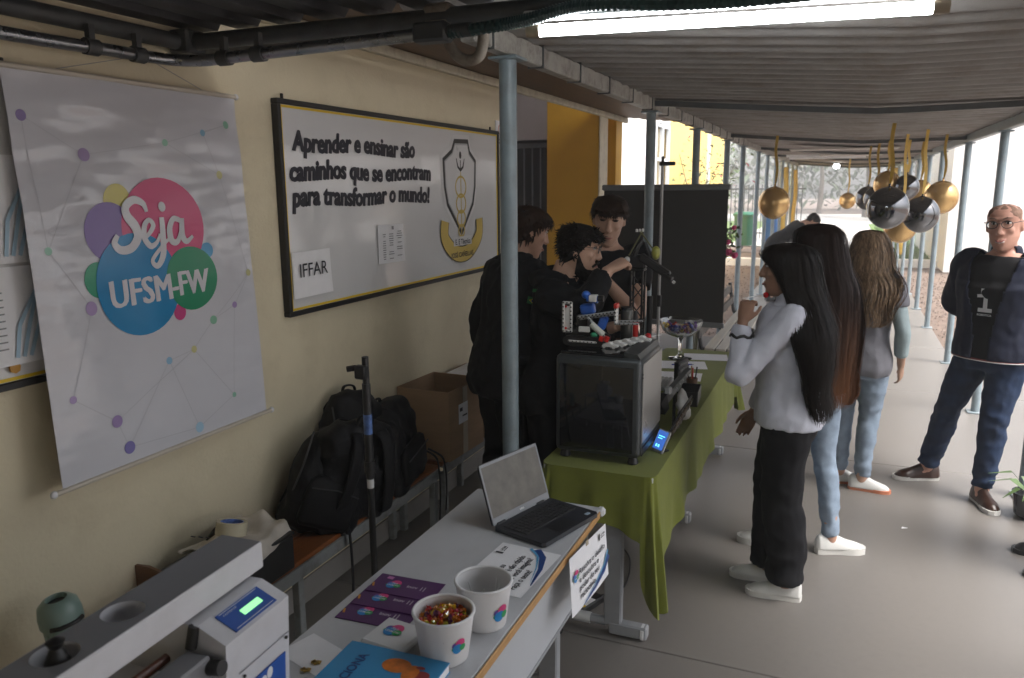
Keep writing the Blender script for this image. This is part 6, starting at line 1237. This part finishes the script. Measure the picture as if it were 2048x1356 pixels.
    if up.get('stripe'):
        for z0_, z1_, m_ in ((up['hem'] - .003, up['hem'] + .001, up['stripe'][0]), (up['hem'] + .001, up['hem'] + .005, up['stripe'][1])):
            g = G(); i0 = min(range(len(TORSO)), key=lambda i: abs(TORSO[i][0] - up['hem'])); _, w_, d_, c_ = TORSO[i0]; f_ = up.get('wf', 1); bl = S.get('belly', {}).get('f', 1)
            g.loft([[tuple(bend((a * k, (b + c_) * k, z_ * k))) for a, b in ering(w_ * f_ + add / k + .007, d_ * f_ * bl + add / k + .007, 40)] for z_ in (z0_, z1_)]); g.build('hem_stripe', m_, P, True)
    fy = S.get('foot', {})
    for s in 'LR':
        an = legs[s][2]; shoe(P, (an.x, an.y), fy.get(s, 0), S['shoe'][0], S['shoe'][1], k * S.get('shoek', .98 if not fem else .92), S['shoe'][2] if len(S['shoe']) > 2 else None, S.get('chunky', 0))
    return P, HM, bend, k, arms
M_hairb = mat('black hair', (.010, .007, .006), .55, var=.3, vs=30, spec=.16); M_hairbr = mat('dark brown hair', (.026, .013, .008), .55, var=.35, vs=30, spec=.16); M_hairg = mat('short greying hair', (.25, .155, .115), .75, var=.25, vs=90, spec=.15)
C_blk = cloth('black jacket cloth', (.0075, .0075, .009)); C_blk2 = cloth('black cotton', (.0075, .0075, .009)); C_navy = cloth('navy jacket cloth', (.008, .011, .026), .75); C_jean = cloth('dark blue denim', (.012, .024, .056), .85, var=.25, vs=14); C_jeanl = cloth('light blue denim', (.25, .315, .40), .85, var=.2, vs=12); C_pale = cloth('pale lilac sweatshirt', (.52, .535, .61), .9, bump=.35); C_grey = cloth('heather grey cotton', (.20, .20, .225), .9); C_aqua = cloth('pale aqua knit', (.33, .41, .43), .9); C_dkpant = cloth('black loose denim', (.008, .008, .010), .85)
S_white = mat('white shoe leather', (.62, .62, .60), .45, var=.05); S_sole = mat('white rubber sole', (.60, .59, .56), .6, var=.06); S_brown = mat('brown leather', (.035, .014, .008), .3, var=.15); S_black = mat('black shoe leather', (.010, .010, .011), .3, var=.1); S_orange = mat('orange sole', (.60, .22, .12), .5)
def flagpatch(P, K):
    t = bpy.data.objects.new('flag_patch', None); COL.objects.link(t); t.parent = P; g = G(); g.box((0, 0, 0), (.055, .036, .002), M=K); g.build('green_field', mat('flag green', (.01, .12, .03), .7), t); g = G(); g.prism([(-.021, 0), (0, -.013), (.021, 0), (0, .013)], .001, .0018, K); g.build('yellow_diamond', mat('flag yellow', (.45, .36, .02), .7), t); g = G(); g.add(*disc(0, 0, .0075, .0075, 14, 1), K @ T(0, 0, .0022)); g.build('blue_disc', mat('flag blue', (.01, .03, .2), .7), t)
# --- A: student in black jacket behind the post
A, HM, bd, k, ar = person('student in black jacket with flag patch on the sleeve, behind the nearest post', (-1.585, 3.68), R(-38), 1.80, dict(skin='b', bend=R(9), head=(R(-12), R(14), 0), top=dict(m=C_blk, name='jacket', hem=.80, add=.030, sadd=.022, collar=1, fold=.016, ff=11, wf=1.02), low=dict(m=C_blk2, add=.014), shoe=(S_black, S_black), elR=(.245, -.05, 1.10), wrR=(.225, .07, .86), vox=.008))
shorthair(A, HM, M_hairbr, 1, 600, .042, puff=.016, low=-.035); eyesfor(A, HM, brow=M_hairbr)
sh, el, wr = ar['R']; pc = sh.lerp(el, .36); od = Vector((.9, -.35, .12)).normalized(); ax = (el - sh).normalized(); xx = ax.cross(od).normalized(); flagpatch(A, frame(pc + od * .086, xx, -ax, od))
# --- B: bearded student with glasses reaching out
B, HM, bd, k, ar = person('bearded student with glasses in black jacket reaching towards the tower', (-1.30, 3.60), R(-84), 1.72, dict(skin='a', bend=R(7), head=(R(4), R(6), 0), hfwd=.02, top=dict(m=C_blk, name='jacket', hem=.80, add=.030, sadd=.022, collar=1, hood=1, fold=.015, ff=11, sleeve=.96), low=dict(m=C_blk2, add=.014), shoe=(S_black, S_black), elR=('w', -1.065, 3.36, 1.345), wrR=('w', -.99, 3.53, 1.515), handR=dict(d=('w', .6, .5, .35), n=('w', -.2, -.6, .8), curl=.75, t=1), elL=(-.20, .12, 1.14), wrL=(-.08, .32, 1.22), vox=.006))
shorthair(B, HM, M_hairb, 2, 800, .034, puff=.017, low=-.03, curl=.45, out=(.3, .8)); eyesfor(B, HM, brow=M_hairb); glasses(B, HM, mat('thin dark metal', (.10, .08, .07), .35, metal=.6))
def beard(parent, M, m):
    rows = []; zz = [-.120, -.112, -.100, -.086, -.070, -.055, -.040, -.022, -.004, .012]
    g = G(); n = 26
    def top(q): f = math.sin(q); return .012 - .082 * smooth01((f + .05) / .75)
    def pt(q, t):
        z = -.118 + (top(q) + .118) * t; a = HEADR[0]
        for a, b in zip(HEADR, HEADR[1:]):
            if a[0] <= z <= b[0]: break
        u = max(0, min(1, (z - a[0]) / (b[0] - a[0]))); fr, bk, w = (a[i] + (b[i] - a[i]) * u for i in (1, 2, 3)); c, s_ = math.cos(q), math.sin(q); of = .008 * math.sin(PI * min(1, t * .9 + .08)) + .003 + .003 * noise.noise((q * 9, z * 90, 1)); return M @ Vector(((w + of) * c, ((fr if s_ > 0 else bk) + of) * s_, z - of * .4))
    g.grid(lambda u, v: tuple(pt(.12 + (PI - .24) * u, v)), 40, 12)
    g.tube([(-.032, .086, -.056), (-.024, .101, -.038), (-.008, .107, -.033), (.008, .107, -.033), (.024, .101, -.038), (.032, .086, -.056)], .0055, 8, M); rnd = random.Random(5)
    for i in range(420):
        q = .14 + (PI - .28) * rnd.random(); p = pt(q, rnd.random() ** .8); d = (M.to_3x3() @ Vector((math.cos(q) * .5, .6, -1))).normalized(); g.ribbon([p, p + d * .008, p + d * .015 + Vector((rnd.uniform(-.004, .004), rnd.uniform(-.004, .004), 0))], [.005, .004, .001], nrm=M.to_3x3() @ Vector((math.cos(q), math.sin(q), 0)))
    g.build('beard', m, parent, True)
beard(B, HM, M_hairb)
K = frame(bd(Vector((.13, -.075, 1.36)) * k) + Vector((.03, -.01, .045)), (0, 1, 0), (-.6, 0, .8), (.8, 0, .6)); g = G(); g.box((0, 0, .01), (.03, .016, .002), M=K); g.build('green_tag', mat('flag green', (.01, .12, .03), .7), B)
# --- C: young man, hand on his shoulder
Cc, HM, bd, k, ar = person('young man in black t-shirt with one hand resting on his shoulder', (-1.285, 4.56), R(-160), 1.82, dict(skin='a', bend=R(3), head=(R(-6), R(17), R(-3)), top=dict(m=C_blk2, name='t_shirt', hem=.82, add=.020, sadd=.020, sleeve=.42, fold=.008), low=dict(m=C_blk2, add=.014), shoe=(S_black, S_black), elL=(-.15, .23, 1.09), wrL=(.055, .215, 1.325), handL=dict(d=(.80, -.45, .30), curl=.32, t=1), shw=.98, hs=1.06, vox=.006, jaw=1.03))
shorthair(Cc, HM, M_hairbr, 3, 800, .032, puff=.020, low=.0, out=(.15, .5)); eyesfor(Cc, HM, closed=True, brow=M_hairbr)
# fringe over the forehead
g = G(); rnd = random.Random(12)
for i in range(90):
    x = rnd.uniform(-.068, .068); p0 = Vector((x * .8, .058, .112)); p3 = Vector((x * 1.06 + rnd.uniform(-.01, .01), .096 - .5 * x * x / .07, .070 + .10 * abs(x + .01) * 0 + rnd.uniform(-.010, .014))); g.ribbon(catmull([HM @ p0, HM @ Vector((x, .090, .098)), HM @ p3], 4), [.012, .012, .012, .011, .010, .009, .007, .004, .001], nrm=HM.to_3x3() @ Vector((0, 1, .2)))
g.build('fringe', M_hairbr, Cc, True)
# --- D: girl in pale sweatshirt
D, HM, bd, k, ar = person('girl in pale lilac sweatshirt and black loose trousers holding a lollipop to her mouth', (-.175, 3.66), R(93), 1.635, dict(fem=1, skin='d', bend=R(1), head=(R(0), R(6), 0), top=dict(m=C_pale, name='sweatshirt', hem=.87, add=.036, sadd=.016, fold=.009, ff=12, collar=1, wf=1.02, vox=.009), low=dict(m=C_dkpant, add=.026, flare=.018, fold=.010, ff=8, hadd=.006, waist=.93), chunky=.006, shoe=(S_white, S_sole, M_grey), elL=('w', -.375, 3.43, 1.085), wrL=('w', -.372, 3.50, 1.315), handL=dict(d=('w', .18, .12, .95), n=('w', -.3, -.9, .1), curl=.85, t=-1), elR=(.20, .06, 1.10), wrR=(.19, .16, .86), anL=(-.075, -.04, .085), anR=(.085, .05, .085), vox=.006))
eyesfor(D, HM, lip=M_lip2, brow=M_hairb)
hc = HM.translation / k; longhair(D, [(hc.z + .128, hc.x, hc.y - .01, .01, .01, 0), (hc.z + .118, hc.x, hc.y - .015, .055, .065, 0), (hc.z + .085, hc.x, hc.y - .012, .085, .108, .2), (hc.z + .03, hc.x, hc.y - .022, .095, .118, .85), (hc.z - .06, hc.x, hc.y - .04, .102, .120, 1.15), (hc.z - .15, hc.x, hc.y - .075, .125, .115, 1.2), (1.33, 0, -.055, .205, .135, 1.15), (1.18, 0, -.08, .215, .115, 1.3), (1.05, 0, -.09, .18, .095, 1.4), (.96, 0, -.11, .16, .10, 1.5), (.90, 0, -.115, .12, .07, 1.6)] if k == 1 else [tuple(v * k if i < 5 else v for i, v in enumerate(e)) for e in [(hc.z + .128, hc.x, hc.y - .01, .01, .01, 0), (hc.z + .118, hc.x, hc.y - .015, .055, .065, 0), (hc.z + .085, hc.x, hc.y - .012, .085, .108, .2), (hc.z + .03, hc.x, hc.y - .022, .095, .118, .85), (hc.z - .06, hc.x, hc.y - .04, .102, .120, 1.15), (hc.z - .15, hc.x, hc.y - .075, .125, .115, 1.2), (1.33, 0, -.055, .205, .135, 1.15), (1.18, 0, -.08, .215, .115, 1.3), (1.05, 0, -.09, .18, .095, 1.4), (.96, 0, -.11, .16, .10, 1.5), (.90, 0, -.115, .12, .07, 1.6)]], M_hairb, 4, 2600, w=.0042)
t = thing('lollipop', 'red lollipop on a white stick held to the girl\'s mouth', 'lollipop', (-.325, 3.575, 1.425)); g = G(); g.ell((.035, .03, -.005), (.013, .013, .013), 12); g.build('sweet', MATS['red candy'], t, True); g = G(); g.tube([(.025, .025, -.004), (-.055, -.06, -.012)], .0018, 6); g.build('stick', M_cup, t)
t = thing('hair_tie', 'black scrunchie on the wrist of the girl in the pale sweatshirt', 'hair tie', (-.372, 3.485, 1.255)); g = G(); g.tube([(.047 * math.cos(a * PI / 10), .047 * math.sin(a * PI / 10), .006 * math.sin(a * 1.7)) for a in range(21)], .007, 8); g.build('band', M_blk, t, True)
# --- E: girl with very long brown hair
def ombre():
    m = mat('long brown hair', (.03, .015, .01), .55, var=.35, vs=30, spec=.18); n = m.node_tree.nodes; l = m.node_tree.links; b = n['Principled BSDF']; tc = n.new('ShaderNodeTexCoord'); sx = n.new('ShaderNodeSeparateXYZ'); l.new(tc.outputs['Object'], sx.inputs[0]); nz = n.new('ShaderNodeTexNoise'); nz.inputs['Scale'].default_value = 14; mp = n.new('ShaderNodeMapping'); mp.inputs['Scale'].default_value = (3, 3, .2); l.new(tc.outputs['Object'], mp.inputs[0]); l.new(mp.outputs[0], nz.inputs['Vector']); ad = n.new('ShaderNodeMath'); ad.operation = 'MULTIPLY_ADD'; ad.inputs[1].default_value = .3; l.new(nz.outputs['Fac'], ad.inputs[0]); l.new(sx.outputs['Z'], ad.inputs[2]); rp = n.new('ShaderNodeValToRGB'); l.new(ad.outputs[0], rp.inputs[0]); mr = n.new('ShaderNodeMapRange'); mr.inputs['From Min'].default_value = .95; mr.inputs['From Max'].default_value = 1.75; l.new(ad.outputs[0], mr.inputs['Value']); l.new(mr.outputs[0], rp.inputs[0]); e = rp.color_ramp.elements; e[0].position = .12; e[0].color = (.13, .052, .020, 1); e[1].position = .70; e[1].color = (.022, .011, .008, 1); l.new(rp.outputs[0], b.inputs['Base Color']); return m
E_, HM, bd, k, ar = person('girl with waist-long brown hair fading to copper, in light skinny jeans', (-.085, 4.15), R(52), 1.695, dict(fem=1, skin='b', head=(R(8), R(8), 0), top=dict(m=C_blk2, name='top', hem=.88, add=.016, sadd=.014), low=dict(m=C_jeanl, add=.004, hadd=.004, fold=.006, ff=12, cut=.97), shoe=(S_white, S_sole, M_grey), chunky=.014, legf=.92, elL=(-.20, .08, 1.12), wrL=(-.10, .20, 1.02), elR=(.20, .08, 1.12), wrR=(.10, .20, 1.02), anL=(-.12, .10, .085), anR=(.10, -.10, .085), foot={'L': R(30), 'R': R(-120)}, vox=.008))
hc = HM.translation / k; longhair(E_, [tuple(v * k if i < 5 else v for i, v in enumerate(e)) for e in [(hc.z + .130, hc.x, hc.y - .01, .01, .01, 0), (hc.z + .120, hc.x, hc.y - .015, .055, .065, 0), (hc.z + .085, hc.x, hc.y - .014, .088, .110, .2), (hc.z + .02, hc.x, hc.y - .024, .100, .120, .9), (hc.z - .08, hc.x, hc.y - .055, .115, .118, 1.2), (1.42, 0, -.07, .145, .115, 1.3), (1.28, 0, -.105, .165, .09, 1.5), (1.12, 0, -.115, .16, .08, 1.6), (.98, 0, -.12, .145, .07, 1.6), (.88, 0, -.13, .14, .06, 1.7), (.82, 0, -.13, .10, .045, 1.7)]], ombre(), 5, 2600, w=.0042)
# --- F: woman with wavy blond hair, from behind
F_, HM, bd, k, ar = person('woman with wavy blonde hair in grey t-shirt over pale sleeves and light jeans', (.16, 5.17), R(-18), 1.615, dict(fem=1, skin='a', head=(R(14), R(14), 0), top=dict(m=C_grey, name='t_shirt', hem=.80, add=.024, sadd=.026, sleeve=.44, fold=.009), under=[dict(m=C_aqua, name='sleeves', hem=.9, add=.008, sadd=.012, sleeve=.93)], low=dict(m=C_jeanl, add=.006, hadd=.006, fold=.007, ff=12, cut=.97), shoe=(S_white, S_orange, M_grey), elR=(.245, -.03, 1.12), wrR=(.235, .05, .87), elL=(-.2, .10, 1.12), wrL=(-.1, .25, 1.08), anR=(.06, .02, .085), anL=(-.10, .06, .085), foot={'R': R(-75), 'L': R(-60)}, vox=.008))
Mbl = mat('streaky blonde hair', (.23, .155, .095), .55, spec=.2, var=.75, vs=26, stretch=(3, 3, .35)); hc = HM.translation / k
longhair(F_, [tuple(v * k if i < 5 else v for i, v in enumerate(e)) for e in [(hc.z + .130, hc.x, hc.y - .01, .01, .01, 0), (hc.z + .118, hc.x, hc.y - .015, .058, .068, 0), (hc.z + .08, hc.x, hc.y - .014, .092, .112, .2), (hc.z + .0, hc.x, hc.y - .03, .118, .125, .9), (hc.z - .10, hc.x, hc.y - .06, .150, .125, 1.2), (1.42, 0, -.085, .195, .12, 1.3), (1.30, 0, -.115, .20, .10, 1.5), (1.20, 0, -.12, .17, .085, 1.6), (1.13, 0, -.12, .11, .06, 1.7)]], Mbl, 6, 1500, wav=.030, w=.0055)
# --- G: man in navy jacket
Gm, HM, bd, k, ar = person('smiling man with glasses in navy jacket, printed black t-shirt and dark jeans', (.885, 5.32), R(147), 1.765, dict(skin='g', belly=dict(f=1.22), shw=1.06, hip=(.0, 0, 0), head=(R(12), R(8), R(4)), hs=1.09, top=dict(m=C_navy, name='jacket', hem=.86, add=.036, sadd=.026, fold=.010, collar=1, open=.085, wf=1.03, stripe=(S_white, mat('dark red trim', (.12, .012, .012), .6))), under=[dict(m=C_blk2, hem=.84, add=.016, sadd=.006, sleeve=.4, name='t_shirt')], low=dict(m=C_jean, add=.015, bunch=.0055, fold=.008, ff=12, hadd=.008, cut=.98), shoe=(S_brown, S_sole, S_brown), elR=(.31, -.12, 1.14), wrR=(.12, -.17, 1.0), elL=(-.31, -.12, 1.14), wrL=(-.12, -.19, .98), anR=(.33, -.015, .085), anL=(-.06, .095, .085), foot={'R': R(-38), 'L': R(48)}, vox=.0065, jaw=1.08))
shorthair(Gm, HM, M_hairg, 7, 0, .005, puff=.0010, low=-.02, recede=.03); eyesfor(Gm, HM, smile=1, brow=M_hairg); glasses(Gm, HM, M_black)
K = frame(bd(Vector((0.0, .163, 1.20)) * k), (-1, 0, 0), (0, 0, 1), (0, 1, 0)); g = G(); g.box((0, .03, 0), (.09, .018, .003), M=K @ RZ(.1)); g.box((.0, -.01, 0), (.022, .10, .003), M=K); g.box((-.02, .055, 0), (.018, .03, .003), M=K); g.box((.022, .055, 0), (.018, .03, .003), M=K); g.box((0, -.055, 0), (.075, .022, .003), M=K); g.build('shirt_print', mat('pale grey print', (.60, .60, .61), .3), Gm)
g = G(); fittext(g, 'ROBOTICA', -.04, -.088, .08, .016, K, .0004, zo=.002); g.build('shirt_lettering', MATS['pale grey print'], Gm)
# --- H: bending person far away
H_, HM, bd, k, ar = person('distant person in dark jacket bending forward beside the left posts', (-1.0, 13.6), R(-80), 1.72, dict(skin='b', bend=R(52), head=(0, R(10), 0), top=dict(m=C_blk, name='jacket', hem=.82, add=.03, sadd=.022, vox=.016), low=dict(m=C_blk2, vox=.016), shoe=(S_black, S_black), elR=(.22, .42, .95), wrR=(.18, .55, .72), elL=(-.22, .42, .95), wrL=(-.18, .55, .72), vox=.014))
shorthair(H_, HM, M_hairb, 8, 200, .04, puff=.014, low=-.03)
# --- I: person at the right edge, of whom the photo shows the shoes
I_, HM, bd, k, ar = person('person at the right edge of the view of whom black shoes show', (1.22, 4.42), R(82), 1.72, dict(skin='b', top=dict(m=C_grey, name='shirt', hem=.84, vox=.014), low=dict(m=C_blk2, vox=.014), shoe=(S_black, S_black), anL=(-.20, .06, .085), anR=(.08, .10, .085), vox=.012))
shorthair(I_, HM, M_hairb, 9, 260, .04, puff=.014, low=-.03); eyesfor(I_, HM, brow=M_hairb)

# ---------------- wet glints on the floor, put in as small white chips
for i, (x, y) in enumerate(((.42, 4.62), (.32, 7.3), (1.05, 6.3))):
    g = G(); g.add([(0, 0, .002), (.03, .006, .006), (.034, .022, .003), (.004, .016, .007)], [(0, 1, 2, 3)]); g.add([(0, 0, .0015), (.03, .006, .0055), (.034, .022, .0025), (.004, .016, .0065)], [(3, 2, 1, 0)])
    tag(g.build('floor_glint', M_paper, loc=(x, y, .0005), rot=(0, 0, i * 1.7)), 'tiny white chip standing in for a wet glint on the concrete floor', 'glint', 'white chips as wet glints on the floor')
# ---------------- haze volume added to bleach the overexposed far end
g = G(); g.box((0, 40, 6.2), (242, 162, 14.6)); hz = g.build('haze', None or bpy.data.materials.new('haze air')); hz['kind'] = 'stuff'
hm = hz.data.materials[0]; hm.use_nodes = True; hn = hm.node_tree.nodes; hn.remove(hn['Principled BSDF']); pv = hn.new('ShaderNodeVolumePrincipled'); pv.inputs['Color'].default_value = (.93, .95, .97, 1); pv.inputs['Density'].default_value = .005; hm.node_tree.links.new(pv.outputs[0], hn['Material Output'].inputs['Volume'])
hz['label'] = 'thin haze added to the air to bleach the far end'
